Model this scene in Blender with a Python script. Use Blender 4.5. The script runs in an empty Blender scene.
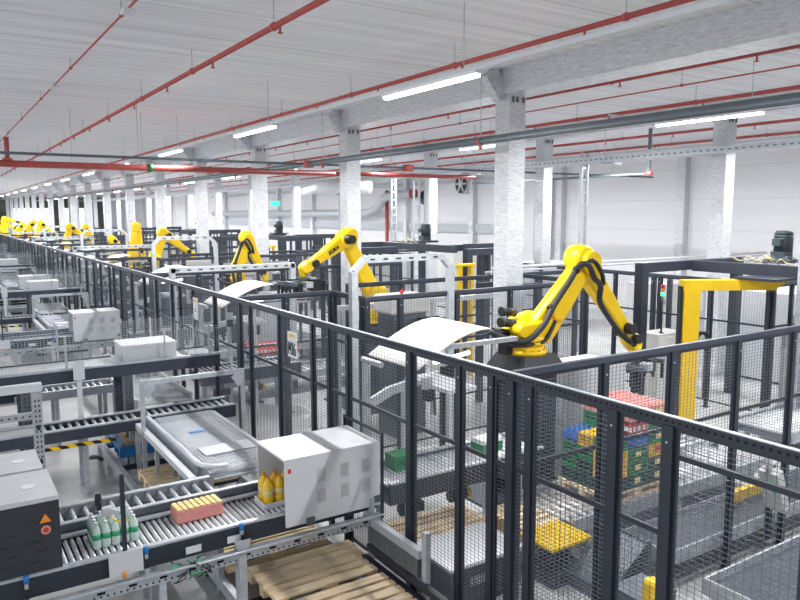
import bpy, bmesh, math, random
from mathutils import Vector, Matrix
random.seed(7)
S = bpy.context.scene
C = S.collection
PI = math.pi
# ------------------------------------------------------------------ camera
H = 3.6
FPX = 720.3
pitch = math.atan(86.8/FPX); yaw = math.radians(32.94); roll = .0028
cd = bpy.data.cameras.new('camera'); cam = bpy.data.objects.new('camera', cd); C.objects.link(cam)
cd.sensor_width = 36; cd.lens = FPX/800*36; cd.clip_end = 400; cd.clip_start = .05
fw = Vector((math.sin(yaw)*math.cos(pitch), math.cos(yaw)*math.cos(pitch), -math.sin(pitch)))
rt = Vector((math.cos(yaw), -math.sin(yaw), 0)); up = rt.cross(fw)
r2 = rt*math.cos(roll)-up*math.sin(roll); u2 = up*math.cos(roll)+rt*math.sin(roll)
M = Matrix((r2, u2, -fw)).transposed().to_4x4(); M.translation = Vector((0, 0, H))
cam.matrix_world = M
S.camera = cam
S.view_settings.view_transform = 'Standard'; S.view_settings.look = 'None'; S.view_settings.gamma = 1
S.view_settings.exposure = .84
# ------------------------------------------------------------------ materials
def srgb(r, g, b):
    f = lambda c: (c/255/12.92 if c/255 <= .04045 else ((c/255+.055)/1.055)**2.4)
    return (f(r), f(g), f(b), 1)
MT = {}
def mat(name, rgb, rough=.5, metal=0., var=.06, scale=6., bump=0., bscale=40., stretch=(1, 1, 1), emit=0.):
    m = bpy.data.materials.new(name); m.use_nodes = True
    nt = m.node_tree; N = nt.nodes; L = nt.links
    b = N['Principled BSDF']; col = srgb(*rgb)
    b.inputs['Base Color'].default_value = col
    b.inputs['Roughness'].default_value = rough; b.inputs['Metallic'].default_value = metal
    tc = N.new('ShaderNodeTexCoord'); mp = N.new('ShaderNodeMapping'); mp.inputs['Scale'].default_value = stretch
    L.new(tc.outputs['Object'], mp.inputs['Vector'])
    if var:
        n = N.new('ShaderNodeTexNoise'); n.inputs['Scale'].default_value = scale; n.inputs['Detail'].default_value = 5
        L.new(mp.outputs[0], n.inputs['Vector'])
        r = N.new('ShaderNodeValToRGB')
        r.color_ramp.elements[0].position = .3; r.color_ramp.elements[1].position = .7
        r.color_ramp.elements[0].color = tuple(max(0, c*(1-var*2)) for c in col[:3])+(1,)
        r.color_ramp.elements[1].color = tuple(min(1, c*(1+var)) for c in col[:3])+(1,)
        L.new(n.outputs['Fac'], r.inputs['Fac']); L.new(r.outputs[0], b.inputs['Base Color'])
    if bump:
        n2 = N.new('ShaderNodeTexNoise'); n2.inputs['Scale'].default_value = bscale; L.new(mp.outputs[0], n2.inputs['Vector'])
        bp = N.new('ShaderNodeBump'); bp.inputs['Strength'].default_value = bump; bp.inputs['Distance'].default_value = .02
        L.new(n2.outputs['Fac'], bp.inputs['Height']); L.new(bp.outputs[0], b.inputs['Normal'])
    if emit:
        b.inputs['Emission Color'].default_value = col; b.inputs['Emission Strength'].default_value = emit
    MT[name] = m
    return m
mat('charcoal', (46, 51, 62), .42, .1, .05)
mat('charcoal_light', (60, 66, 79), .45, .1, .05)
mat('wire', (98, 103, 113), .45, .2, 0)
mat('rail_top', (226, 228, 232), .35, .1, .03)
mat('galv', (188, 194, 200), .4, .3, .08, 14)
mat('galv_dark', (104, 111, 119), .45, .5, .1, 14)
mat('roller', (228, 230, 234), .3, .3, .02)
mat('white', (208, 211, 215), .45, 0, .015, 3)
mat('white_bright', (228, 230, 232), .5, 0, .01, 3)
mat('sheet', (226, 223, 218), .55, 0, .01, 3)
mat('yellow', (250, 208, 10), .36, 0, .03, 5)
mat('yellow_dull', (238, 196, 20), .5, 0, .05, 5)
mat('black', (30, 31, 35), .4, 0, .1)
mat('black_void', (14, 15, 18), .8, 0, 0)
mat('rubber', (40, 42, 46), .55, 0, .08)
mat('dark_machine', (52, 55, 62), .6, .1, .08, 60, .15, 120)
mat('machine_top', (205, 207, 209), .55, .1, .04, 5)
mat('red_pipe', (176, 78, 74), .4, 0, .05)
mat('red', (214, 44, 44), .5, 0, .03)
mat('pink', (226, 150, 142), .5, 0, .08, 40)
mat('cream', (246, 226, 150), .5, 0, .05, 20)
mat('juice', (255, 210, 50), .25, 0, .03)
mat('orange', (248, 150, 20), .4, 0, .03)
mat('label_green', (60, 178, 126), .4, 0, .03)
mat('crate_green', (30, 132, 74), .45, 0, .05)
mat('crate_dark', (34, 74, 62), .45, 0, .08)
mat('crate_yellow', (238, 192, 40), .45, 0, .05)
mat('crate_red', (196, 60, 60), .45, 0, .08)
mat('crate_blue', (50, 110, 190), .45, 0, .05)
mat('wood', (250, 222, 184), .7, 0, .1, 5, .3, 30, (1, 9, 9))
mat('wood_y', (222, 190, 150), .7, 0, .16, 5, .3, 30, (7, 1, 7))
mat('blue', (36, 118, 190), .45, 0, .03)
mat('green_led', (60, 235, 140), .4, 0, 0, emit=2.0)
mat('sign_green', (70, 220, 170), .4, 0, 0, emit=.9)
mat('pipe_grey', (104, 113, 119), .45, .3, .06)
mat('cardboard', (206, 176, 140), .7, 0, .08)
mat('motor_grey', (58, 70, 75), .5, .2, .08)
mat('text_black', (24, 24, 26), .5, 0, 0)
mat('beige_box', (196, 196, 194), .55, 0, .03)
mat('tube_light', (255, 255, 255), .4, 0, 0, emit=8.0)
mat('work_lamp', (255, 255, 255), .4, 0, 0, emit=2.5)
m = mat('clear_film', (222, 240, 232), .12, 0, 0)
m.node_tree.nodes['Principled BSDF'].inputs['Transmission Weight'].default_value = .12
def checker(name, a, b, sc, direction=(1, 1, 0)):
    m = bpy.data.materials.new(name); m.use_nodes = True; nt = m.node_tree; N = nt.nodes; L = nt.links
    p = N['Principled BSDF']; tc = N.new('ShaderNodeTexCoord'); mp = N.new('ShaderNodeMapping')
    w = N.new('ShaderNodeTexWave'); w.inputs['Scale'].default_value = sc; w.bands_direction = 'DIAGONAL'
    r = N.new('ShaderNodeValToRGB'); r.color_ramp.interpolation = 'CONSTANT'
    r.color_ramp.elements[0].color = srgb(*a); r.color_ramp.elements[1].color = srgb(*b); r.color_ramp.elements[1].position = .5
    L.new(tc.outputs['Object'], w.inputs['Vector']); L.new(w.outputs['Fac'], r.inputs[0]); L.new(r.outputs[0], p.inputs['Base Color'])
    MT[name] = m
checker('hazard', (30, 30, 30), (245, 200, 20), 3.2)
# concrete floor
def floor_mat():
    m = mat('floor_mat', (190, 190, 190), .5, 0, 0); nt = m.node_tree; N = nt.nodes; L = nt.links; b = N['Principled BSDF']
    tc = N.new('ShaderNodeTexCoord'); n = N.new('ShaderNodeTexNoise'); n.inputs['Scale'].default_value = .9; n.inputs['Detail'].default_value = 9
    r = N.new('ShaderNodeValToRGB'); r.color_ramp.elements[0].position = .3; r.color_ramp.elements[1].position = .72
    r.color_ramp.elements[0].color = srgb(160, 160, 160); r.color_ramp.elements[1].color = srgb(204, 204, 203)
    L.new(tc.outputs['Object'], n.inputs['Vector']); L.new(n.outputs['Fac'], r.inputs[0]); L.new(r.outputs[0], b.inputs['Base Color'])
    b.inputs['Roughness'].default_value = .38
    return m
def ceiling_mat():
    m = mat('ceiling_mat', (225, 227, 230), .8, 0, 0); nt = m.node_tree; N = nt.nodes; L = nt.links; b = N['Principled BSDF']
    tc = N.new('ShaderNodeTexCoord'); mp = N.new('ShaderNodeMapping'); mp.inputs['Scale'].default_value = (.25, 6, 1)
    L.new(tc.outputs['Object'], mp.inputs['Vector'])
    n = N.new('ShaderNodeTexNoise'); n.inputs['Scale'].default_value = 1.0; n.inputs['Detail'].default_value = 6; L.new(mp.outputs[0], n.inputs['Vector'])
    r = N.new('ShaderNodeValToRGB'); r.color_ramp.elements[0].position = .3; r.color_ramp.elements[1].position = .7
    r.color_ramp.elements[0].color = srgb(214, 215, 220); r.color_ramp.elements[1].color = srgb(238, 239, 243)
    L.new(n.outputs['Fac'], r.inputs[0])
    sx = N.new('ShaderNodeSeparateXYZ'); L.new(tc.outputs['Object'], sx.inputs[0])
    def joint(sp, w):
        d = N.new('ShaderNodeMath'); d.operation = 'DIVIDE'; d.inputs[1].default_value = sp; L.new(sx.outputs['Y'], d.inputs[0])
        f = N.new('ShaderNodeMath'); f.operation = 'FRACT'; L.new(d.outputs[0], f.inputs[0])
        l = N.new('ShaderNodeMath'); l.operation = 'LESS_THAN'; l.inputs[1].default_value = w; L.new(f.outputs[0], l.inputs[0])
        return l
    j1 = joint(1.2, .02); j2 = joint(.15, .12)
    mx = N.new('ShaderNodeMix'); mx.data_type = 'RGBA'; L.new(r.outputs[0], mx.inputs['A']); mx.inputs['B'].default_value = srgb(150, 150, 155)
    q = N.new('ShaderNodeMath'); q.operation = 'MULTIPLY'; q.inputs[1].default_value = .5; L.new(j1.outputs[0], q.inputs[0]); L.new(q.outputs[0], mx.inputs['Factor'])
    m2 = N.new('ShaderNodeMix'); m2.data_type = 'RGBA'; L.new(mx.outputs['Result'], m2.inputs['A']); m2.inputs['B'].default_value = srgb(178, 178, 182)
    q2 = N.new('ShaderNodeMath'); q2.operation = 'MULTIPLY'; q2.inputs[1].default_value = .28; L.new(j2.outputs[0], q2.inputs[0]); L.new(q2.outputs[0], m2.inputs['Factor'])
    L.new(m2.outputs['Result'], b.inputs['Base Color'])
    return m
def foil_mat():
    m = mat('foil', (205, 208, 212), .3, .6, 0); nt = m.node_tree; N = nt.nodes; L = nt.links; b = N['Principled BSDF']
    tc = N.new('ShaderNodeTexCoord'); mp = N.new('ShaderNodeMapping'); mp.inputs['Scale'].default_value = (.8, .8, 4.5)
    L.new(tc.outputs['Object'], mp.inputs['Vector'])
    n = N.new('ShaderNodeTexNoise'); n.inputs['Scale'].default_value = 9; n.inputs['Detail'].default_value = 9; n.inputs['Roughness'].default_value = .75
    L.new(mp.outputs[0], n.inputs['Vector'])
    r = N.new('ShaderNodeValToRGB'); r.color_ramp.elements[0].position = .3; r.color_ramp.elements[1].position = .68
    r.color_ramp.elements[0].color = srgb(178, 182, 186); r.color_ramp.elements[1].color = srgb(234, 236, 240)
    L.new(n.outputs['Fac'], r.inputs[0]); L.new(r.outputs[0], b.inputs['Base Color'])
    bp = N.new('ShaderNodeBump'); bp.inputs['Strength'].default_value = .7; bp.inputs['Distance'].default_value = .03
    L.new(n.outputs['Fac'], bp.inputs['Height']); L.new(bp.outputs[0], b.inputs['Normal'])
    return m
def wall_mat():
    m = mat('wall_mat', (226, 226, 228), .6, 0, 0); nt = m.node_tree; N = nt.nodes; L = nt.links; b = N['Principled BSDF']
    tc = N.new('ShaderNodeTexCoord'); sx = N.new('ShaderNodeSeparateXYZ'); L.new(tc.outputs['Object'], sx.inputs[0])
    d = N.new('ShaderNodeMath'); d.operation = 'DIVIDE'; d.inputs[1].default_value = 1.0; L.new(sx.outputs['Z'], d.inputs[0])
    f = N.new('ShaderNodeMath'); f.operation = 'FRACT'; L.new(d.outputs[0], f.inputs[0])
    l = N.new('ShaderNodeMath'); l.operation = 'LESS_THAN'; l.inputs[1].default_value = .025; L.new(f.outputs[0], l.inputs[0])
    mx = N.new('ShaderNodeMix'); mx.data_type = 'RGBA'; mx.inputs['A'].default_value = srgb(228, 228, 230); mx.inputs['B'].default_value = srgb(214, 214, 218)
    L.new(l.outputs[0], mx.inputs['Factor']); L.new(mx.outputs['Result'], b.inputs['Base Color'])
    return m
floor_mat(); ceiling_mat(); foil_mat(); wall_mat()
# ------------------------------------------------------------------ mesh builder
class MB:
    def __init__(s): s.bm = bmesh.new()
    def box(s, x0, x1, y0, y1, z0, z1):
        v = [s.bm.verts.new((x, y, z)) for x in (x0, x1) for y in (y0, y1) for z in (z0, z1)]
        for f in ((0, 1, 3, 2), (4, 6, 7, 5), (0, 4, 5, 1), (2, 3, 7, 6), (0, 2, 6, 4), (1, 5, 7, 3)):
            s.bm.faces.new([v[i] for i in f])
        return s
    def bar(s, a, b, w, h, upv=(0, 0, 1)):
        a = Vector(a); b = Vector(b); d = (b-a).normalized(); u = Vector(upv)
        if abs(d.dot(u)) > .99: u = Vector((1, 0, 0))
        x = d.cross(u).normalized()*w/2; y = x.cross(d).normalized()*h/2
        v = [s.bm.verts.new(p+q) for p in (a, b) for q in (-x-y, x-y, x+y, -x+y)]
        for f in ((3, 2, 1, 0), (4, 5, 6, 7), (0, 1, 5, 4), (1, 2, 6, 5), (2, 3, 7, 6), (3, 0, 4, 7)):
            s.bm.faces.new([v[i] for i in f])
        return s
    def cyl(s, a, b, r, r1=None, n=10):
        return s.tube([a, b], [r, r if r1 is None else r1], n)
    def tube(s, pts, r, n=8):
        pts = [Vector(p) for p in pts]; rr = r if isinstance(r, (list, tuple)) else [r]*len(pts)
        rings = []; pu = None
        for i, p in enumerate(pts):
            d = (pts[min(i+1, len(pts)-1)]-pts[max(i-1, 0)]).normalized()
            if pu is None: pu = Vector((0, 0, 1)) if abs(d.z) < .9 else Vector((1, 0, 0))
            x = d.cross(pu).normalized(); pu = x.cross(d).normalized()
            rings.append([s.bm.verts.new(p+(x*math.cos(t*2*PI/n)+pu*math.sin(t*2*PI/n))*rr[i]) for t in range(n)])
        for A, B in zip(rings, rings[1:]):
            for t in range(n):
                f = s.bm.faces.new((A[t], A[(t+1) % n], B[(t+1) % n], B[t])); f.smooth = True
        s.bm.faces.new(rings[0][::-1]); s.bm.faces.new(rings[-1])
        return s
    def lathe(s, c, prof, n=12):
        c = Vector(c); rings = [[s.bm.verts.new(c+Vector((r*math.cos(t*2*PI/n), r*math.sin(t*2*PI/n), z))) for t in range(n)] for r, z in prof]
        for A, B in zip(rings, rings[1:]):
            for t in range(n):
                f = s.bm.faces.new((A[t], A[(t+1) % n], B[(t+1) % n], B[t])); f.smooth = True
        s.bm.faces.new(rings[0][::-1]); s.bm.faces.new(rings[-1])
        return s
    def capsule(s, p0, r0, p1, r1, th, nv, off=0., n=10, bev=.2):
        """tapered plate with round ends, extruded th along nv, softly bevelled"""
        p0 = Vector(p0); p1 = Vector(p1); nv = Vector(nv).normalized(); d = (p1-p0).normalized(); e = nv.cross(d)
        out = []
        for i in range(n+1):
            a = PI/2+PI*i/n; out.append((p0, r0, a))
        for i in range(n+1):
            a = -PI/2+PI*i/n; out.append((p1, r1, a))
        layers = []
        for t, sc in ((-th/2, 1-bev), (-th/2+th*bev*.6, 1), (th/2-th*bev*.6, 1), (th/2, 1-bev)):
            layers.append([s.bm.verts.new(p+(d*math.cos(a)+e*math.sin(a))*r*sc+nv*(t+off)) for p, r, a in out])
        k = len(out)
        for A, B in zip(layers, layers[1:]):
            for t in range(k):
                f = s.bm.faces.new((A[t], A[(t+1) % k], B[(t+1) % k], B[t])); f.smooth = True
        s.bm.faces.new(layers[0][::-1]); s.bm.faces.new(layers[-1])
        return s
    def build(s, name, m, parent=None, bevel=0):
        bmesh.ops.recalc_face_normals(s.bm, faces=s.bm.faces)
        me = bpy.data.meshes.new(name); s.bm.to_mesh(me); s.bm.free()
        me.materials.append(MT[m]); o = bpy.data.objects.new(name, me); C.objects.link(o)
        if parent: o.parent = parent
        if bevel:
            b = o.modifiers.new('bevel', 'BEVEL'); b.width = bevel; b.segments = 2; b.limit_method = 'ANGLE'
        return o
def smooth(P, n=4):
    P = [Vector(p) for p in P]; out = []
    for i in range(len(P)-1):
        p0, p1, p2, p3 = P[max(i-1, 0)], P[i], P[i+1], P[min(i+2, len(P)-1)]
        for k in range(n):
            u = k/n; out.append(.5*((2*p1)+(-p0+p2)*u+(2*p0-5*p1+4*p2-p3)*u*u+(-p0+3*p1-3*p2+p3)*u**3))
    out.append(P[-1]); return out
def bx(*a): return MB().box(*a)
THINGS = []
def tag(o, label, cat, group=None, kind=None):
    o['label'] = label; o['category'] = cat
    if group: o['group'] = group
    if kind: o['kind'] = kind
    THINGS.append(o)
    return o
def thing(name, label, cat, loc=(0, 0, 0), rz=0, group=None):
    o = bpy.data.objects.new(name, None); C.objects.link(o); o.location = loc; o.rotation_euler.z = rz
    o.empty_display_size = .1
    return tag(o, label, cat, group)
def copy_tree(o, parent=None, skip=()):
    c = o.copy(); C.objects.link(c); c.parent = parent
    for ch in list(o.children):
        if ch.name.split('.')[0] in skip: continue
        copy_tree(ch, c, skip)
    return c
def dup(o, dloc, label, group=None, skip=()):
    c = copy_tree(o, None, skip); c.location = Vector(o.location)+Vector(dloc); c['label'] = label
    if group: c['group'] = group
    elif 'group' in c.keys() and group == '': del c['group']
    return c
def struct(o): o['kind'] = 'structure'; return o
def share(parent, proto, loc, name=None, rot=None):
    """another copy of a part mesh, moved"""
    c = proto.copy(); C.objects.link(c); c.parent = parent; c.location = loc
    if rot: c.rotation_euler = rot
    return c
ORD = ['first', 'second', 'third', 'fourth', 'fifth', 'sixth', 'seventh', 'eighth', 'ninth', 'tenth', 'eleventh', 'twelfth',
       'thirteenth', 'fourteenth', 'fifteenth', 'sixteenth', 'seventeenth', 'eighteenth', 'nineteenth', 'twentieth']
BAYS = ['nearest', 'second nearest', 'third nearest', 'fourth nearest', 'fifth nearest']
def text(txt, name, size, mtx, m, parent, ext=.002):
    cu = bpy.data.curves.new(name, 'FONT'); cu.body = txt; cu.size = size; cu.extrude = ext; cu.offset = size*.035; cu.align_x = 'CENTER'; cu.align_y = 'CENTER'
    o = bpy.data.objects.new(name, cu); C.objects.link(o)
    dg = bpy.context.evaluated_depsgraph_get(); me = bpy.data.meshes.new_from_object(o.evaluated_get(dg))
    bpy.data.objects.remove(o); me.materials.clear(); me.materials.append(MT[m])
    q = bpy.data.objects.new(name, me); C.objects.link(q); q.parent = parent; q.matrix_local = mtx
    return q
PITCH = 5.45
# ------------------------------------------------------------------ setting
struct(bx(-9, 21.5, -13, 112, -.2, 0).build('floor', 'floor_mat'))
struct(bx(-9, 21.5, -13, 112, 5.9, 6.2).build('ceiling', 'ceiling_mat'))
struct(bx(20.8, 21.0, -12.8, 112, 0, 5.9).build('wall_right', 'wall_mat'))
struct(bx(-9, 21.0, -13, -12.8, 0, 5.9).build('wall_light_block', 'wall_mat'))  # unseen wall behind the camera, added so world light enters only from the left
mat('far_wall', (120, 122, 104), .8, 0, .35, .5)
struct(bx(-9, 20.8, 108, 108.3, 0, 5.9).build('wall_end', 'far_wall'))
for i, (a, b) in enumerate(((1.9, 3.8), (9.0, 13.5), (15.5, 19))):
    w = struct(bx(a, b, 107.9, 107.99, 1.6, 4.4).build('window_%d' % (i+1), 'white'))
    mm = mat('daylight_%d' % i, (215, 232, 250), .4, 0, 0, emit=1.1); w.data.materials[0] = mm
# foil-wrapped columns
def column(x, y, s, label, group, top=5.5, bracket=False):
    t = thing('column', label, 'column', (x, y, 0), 0, group)
    bx(-s/2, s/2, -s/2, s/2, 0, top).build('shaft', 'foil', t)
    b = MB()
    for dx in (.05, .14, .27): b.box(-s/2+dx, -s/2+dx+.035, -s/2-.02, -s/2, top-.12, top-.03)
    b.build('clamp', 'pipe_grey', t)
    if bracket:
        g = MB(); g.bar((-s/2-.02, 0, top-.02), (-s/2-.3, 0, top+.34), .28, .16, (0, 1, 0)); g.build('bracket', 'foil', t)
    return t
for k in range(18):
    column(8.14, 9.2+PITCH*k, .35, ('silver foil wrapped column of the near row, %s from the right' % ORD[k]), 'foil columns of the near row', bracket=True)
for k in range(18):
    column(14.45, 9.45+PITCH*k, .33, ('silver foil wrapped column of the middle row, %s from the right' % ORD[k]), 'foil columns of the middle row', 5.62)
for k in range(14):
    y = 14.9+PITCH*k
    t = thing('wall_column', 'slim foil wrapped column against the right wall, %s from the right' % ORD[k], 'column', (20.62, y, 0), 0, 'foil columns along the wall')
    bx(-.08, .17, -.15, .15, 0, 5.5).build('shaft', 'foil', t)
# beams
for i, (x0, x1, z0, lab) in enumerate(((7.88, 8.45, 5.5, 'foil wrapped ceiling beam on the near row of columns'), (14.25, 14.75, 5.62, 'foil wrapped ceiling beam on the middle row of columns'))):
    tag(bx(x0, x1, -4, 108, z0, 5.9).build('ceiling_beam', 'foil'), lab, 'beam')
# ------------------------------------------------------------------ pipes on the ceiling
def pipe(x, z, r, label, m='red_pipe', y0=-3, y1=100, head=2.18, clampp=2.9, off=0., rod=True, nm='sprinkler_pipe', cat='pipe'):
    t = thing(nm, label, cat, (x, 0, z))
    MB().cyl((0, y0, 0), (0, y1, 0), r, n=10).build('pipe_run', m, t)
    if head:
        p = None; n = 0; y = .8+off
        while y < 60 and n < 30:
            if p is None:
                p = MB().cyl((0, 0, -r), (0, 0, -r-.06), .014, n=6).cyl((0, 0, -r-.06), (0, 0, -r-.07), .03, n=8).build('sprinkler_head', m, t); p.location = (0, y, 0)
            else: share(t, p, (0, y, 0))
            y += head; n += 1
    if clampp:
        p = None; y = 1.7+off; n = 0
        while y < 60 and n < 24:
            if p is None:
                b = MB().cyl((0, -.025, 0), (0, .025, 0), r+.012, n=10)
                p = b.build('pipe_clamp', 'pipe_grey' if m == 'pipe_grey' else 'red_pipe', t); p.location = (0, y, 0)
                if rod: MB().cyl((0, 0, r), (0, 0, 5.9-z), .007, n=5).build('hanger_rod', 'galv', p)
            else:
                c = share(t, p, (0, y, 0))
                for ch in p.children:
                    d = ch.copy(); C.objects.link(d); d.parent = c
            y += clampp; n += 1
    return t
pipe(3.25, 5.6, .034, 'red sprinkler pipe nearest the left corner lights, on the open grey ceiling')
pipe(6.15, 5.6, .031, 'red sprinkler pipe just above the nearest row of tube lights', off=.6)
pipe(8.95, 5.6, .032, 'red sprinkler pipe running directly behind the near ceiling beam', off=.3)
pipe(10.25, 5.62, .012, 'thin red detector pipe between two thicker red pipes behind the beam', head=0, clampp=5.8, nm='detector_pipe')
pipe(11.9, 5.6, .036, 'red sprinkler pipe midway between the two ceiling beams', off=.9)
pipe(16.0, 5.6, .036, 'red sprinkler pipe just beyond the middle column row', off=.2)
pipe(18.5, 5.6, .036, 'red sprinkler pipe closest to the right wall', off=.5)
t = pipe(1.9, 5.75, .012, 'thin red detector pipe nearest the top left corner of the ceiling', head=0, clampp=3.4, nm='detector_pipe')
for y in (8.2, 13.6): bx(-.06, .06, y-.09, y+.09, -.05, -.01).build('junction_box', 'white', t)
# thick grey pipes in front of near columns
t = pipe(7.35, 4.715, .046, 'thick grey pipe hanging in front of the near column row', 'pipe_grey', y1=60, head=0, clampp=5.45, off=1.85, nm='grey_pipe')
p = None
for k in range(9):
    if p is None:
        p = MB().cyl((0, -.03, 0), (0, .03, 0), .066).box(-.025, .025, -.025, .025, -.12, -.04).build('red_coupling', 'red_pipe', t); p.location = (0, 3.56+PITCH*k, 0)
    else: share(t, p, (0, 3.56+PITCH*k, 0))
t = thing('grey_pipe', 'thinner grey pipe running beside the thick grey one under the ceiling', 'pipe', (7.62, 0, 4.80))
MB().cyl((0, -3, 0), (0, 60, 0), .028).build('pipe_run', 'pipe_grey', t)
for k in range(12): MB().bar((-.25, 1+PITCH*k, .04), (.08, 1+PITCH*k, .04), .03, .02).build('cross_bracket', 'galv', t)
# cross pipes
t = thing('cross_pipe', 'grey pipe crossing the hall under the ceiling before the columns', 'pipe', (0, 15.2, 4.72))
MB().cyl((-8, 0, 0), (19.5, 0, 0), .028).build('pipe_run', 'galv_dark', t)
for x in (1, 3.6, 6.4, 9.6, 12.2, 15, 17.6): MB().cyl((x, 0, .04), (x, 0, 1.18), .008, n=5).build('hanger_rod', 'galv', t)
for x in (7.35, 10.1): MB().cyl((x-.12, 0, 0), (x+.12, 0, 0), .085).build('red_coupling', 'red_pipe', t)
t = thing('cross_pipe', 'thick red main pipe crossing the whole hall on the left', 'pipe', (0, 17.4, 4.66))
MB().cyl((-8, 0, 0), (9.2, 0, 0), .075).cyl((9.2, 0, 0), (14, 0, .02), .06).build('pipe_run', 'red_pipe', t)
for x in (1.45, ): MB().cyl((x, 0, .03), (x, 0, .55), .05, n=8).cyl((x, 0, .07), (x, 0, .11), .1).build('riser', 'red_pipe', t)
for x in (2.7, 4.2, 6.6): MB().cyl((x, 0, .07), (x, 0, 1.24), .008, n=5).build('hanger_rod', 'galv', t)
MB().cyl((4.3, 0, 0), (4.42, 0, 0), .09).build('green_band', 'crate_green', t)['label'] = 'green band on the red pipe'
t = thing('short_pipe', 'dark pipe with a downturned red elbow in front of the right wall', 'pipe', (16, 0, 4.62))
MB().cyl((0, 12.6, 0), (0, 20, 0), .04).cyl((0, 12.6, 0), (0, 12.6, 1.28), .045).build('pipe_run', 'pipe_grey', t)
MB().cyl((0, 12.72, 0), (0, 12.5, 0), .055).cyl((0, 12.6, -.05), (0, 12.6, .08), .052).build('elbow', 'red_pipe', t)
# perforated cable tray on the middle columns
t = thing('cable_tray', 'long perforated galvanised cable tray fixed to the middle column row', 'cable tray', (13.95, 0, 4.82))
b = MB().box(-.2, .25, -3, 80, 0, .012).box(-.21, -.2, -3, 80, 0, .13).box(.25, .26, -3, 80, 0, .13); b.build('tray', 'galv', t)
b = MB()
for i in range(190): b.box(-.214, -.21, 1+i*.16, 1.07+i*.16, .05, .08)
b.build('slot_pattern', 'galv_dark', t)
for k in range(11): MB().bar((-.24, 6.77+PITCH*k, -.02), (.5, 6.77+PITCH*k, -.02), .05, .04).cyl((-.1, 6.77+PITCH*k, 0), (-.1, 6.77+PITCH*k, 1.075), .008, n=5).build('support_arm', 'galv', t)
# light rows
def light_rows():
    proto = None
    names = ('nearest row of ceiling lights', 'middle row of ceiling lights', 'far row of ceiling lights')
    for ri, (x, y0, n) in enumerate(((5.02, 1.69, 18), (10.5, 1.75, 17), (15.2, 1.75, 14))):
        t = thing('light_rail', 'white trunking rail carrying the %s' % names[ri], 'rail', (x, 0, 5.12))
        bx(-.038, .038, -3, 96, 0, .045).build('trunking', 'white', t)
        for k in range(18):
            MB().cyl((0, 1+k*PITCH, .05), (0, 1+k*PITCH, .75), .006, n=5).build('hanger_wire', 'galv', t)
        for k in range(n):
            y = y0+PITCH*k
            if k == 0: who = 'closest to the camera'
            else: who = ORD[k-1]+' from the right'
            lab = 'white tube light in the %s, %s' % (names[ri], who)
            if proto is None:
                proto = thing('tube_light', lab, 'light', (x, y, 5.06), 0, None)
                bx(-.05, .05, -.95, .95, .02, .06).build('housing', 'white_bright', proto)
                bx(-.035, .035, -.93, .93, -.012, .02).build('diffuser', 'tube_light', proto)
                o = proto; o['group'] = 'tube lights in ceiling rows'
            else:
                o = copy_tree(proto); o.location = (x, y, 5.06); o['label'] = lab
            ld = LD if k or ri else LD
            l = bpy.data.objects.new('lamp_glow', ld); C.objects.link(l); l.location = (x, y, 5.03)
LD = bpy.data.lights.new('tube_area', 'AREA'); LD.shape = 'RECTANGLE'; LD.size = .08; LD.size_y = 1.85; LD.energy = 125; LD.color = (.98, .99, 1)
light_rows()
# wall fittings
def vent_fan(y, z, r, lab, spokes=True):
    t = thing('wall_fan', lab, 'fan', (20.8, y, z))
    MB().cyl((0, 0, 0), (-.35, 0, 0), r, n=20).build('housing', 'galv', t)
    MB().cyl((-.35, 0, 0), (-.37, 0, 0), r*.92, n=20).build('opening', 'black', t)
    if spokes:
        b = MB()
        for a in range(6):
            an = a*PI/3; b.bar((-.38, 0, 0), (-.38, math.cos(an)*r*.85, math.sin(an)*r*.85), .07, .03, (1, 0, 0))
        b.cyl((-.37, 0, 0), (-.42, 0, 0), .14); b.build('spoke', 'white', t)
vent_fan(26.4, 4.92, .46, 'round dark wall fan with white spokes high on the right wall')
vent_fan(29.4, 4.35, .36, 'round dark duct outlet below the spoked wall fan', False)
t = thing('exhaust_duct', 'silver exhaust duct bending down along the right wall', 'duct', (20.15, 0, 0))
MB().tube([(0, 60, 3.62), (0, 36, 3.6), (0, 34.2, 3.62), (0, 33.2, 3.9), (0, 32.6, 4.4), (0, 31.5, 4.55), (0, 29.9, 4.55)], .22, 12).build('duct_run', 'galv', t)
MB().cyl((0, 29.9, 4.55), (0, 29.8, 4.55), .27).build('red_collar', 'red_pipe', t)
t = thing('exhaust_duct', 'big silver duct with a cone end under the ceiling at centre', 'duct', (12.6, 0, 0))
MB().tube([(1.9, 24.6, 4.62), (.4, 24.6, 4.62), (-.3, 24.7, 4.55), (-.9, 24.7, 4.4)], [.3, .3, .24, .12], 14).build('duct_run', 'foil', t)
for x in (1.2, .5): MB().cyl((x, 24.6, 4.62), (x+.03, 24.6, 4.62), .32, n=14).build('band', 'pipe_grey', t)
MB().cyl((1.0, 24.6, 4.9), (1.0, 24.6, 5.9), .01, n=5).build('hanger_rod', 'galv', t)
def riser(x, y, r, z0, z1, m, lab, nm='riser_pipe'):
    return tag(MB().cyl((x, y, z0), (x, y, z1), r).build(nm, m), lab, 'pipe')
riser(20.5, 32.9, .1, 0, 4.8, 'red_pipe', 'red riser pipe on the right wall behind the duct')
riser(20.6, 21.2, .09, 0, 4.9, 'red_pipe', 'red riser pipe on the wall right of the first near column')
riser(20.6, 20.85, .08, 0, 4.9, 'crate_dark', 'dark green riser pipe beside the red one on the wall')
riser(20.6, 28.5-5.1, .07, 0, 4.5, 'pipe_grey', 'grey riser pipe on the wall left of the first near column')
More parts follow.
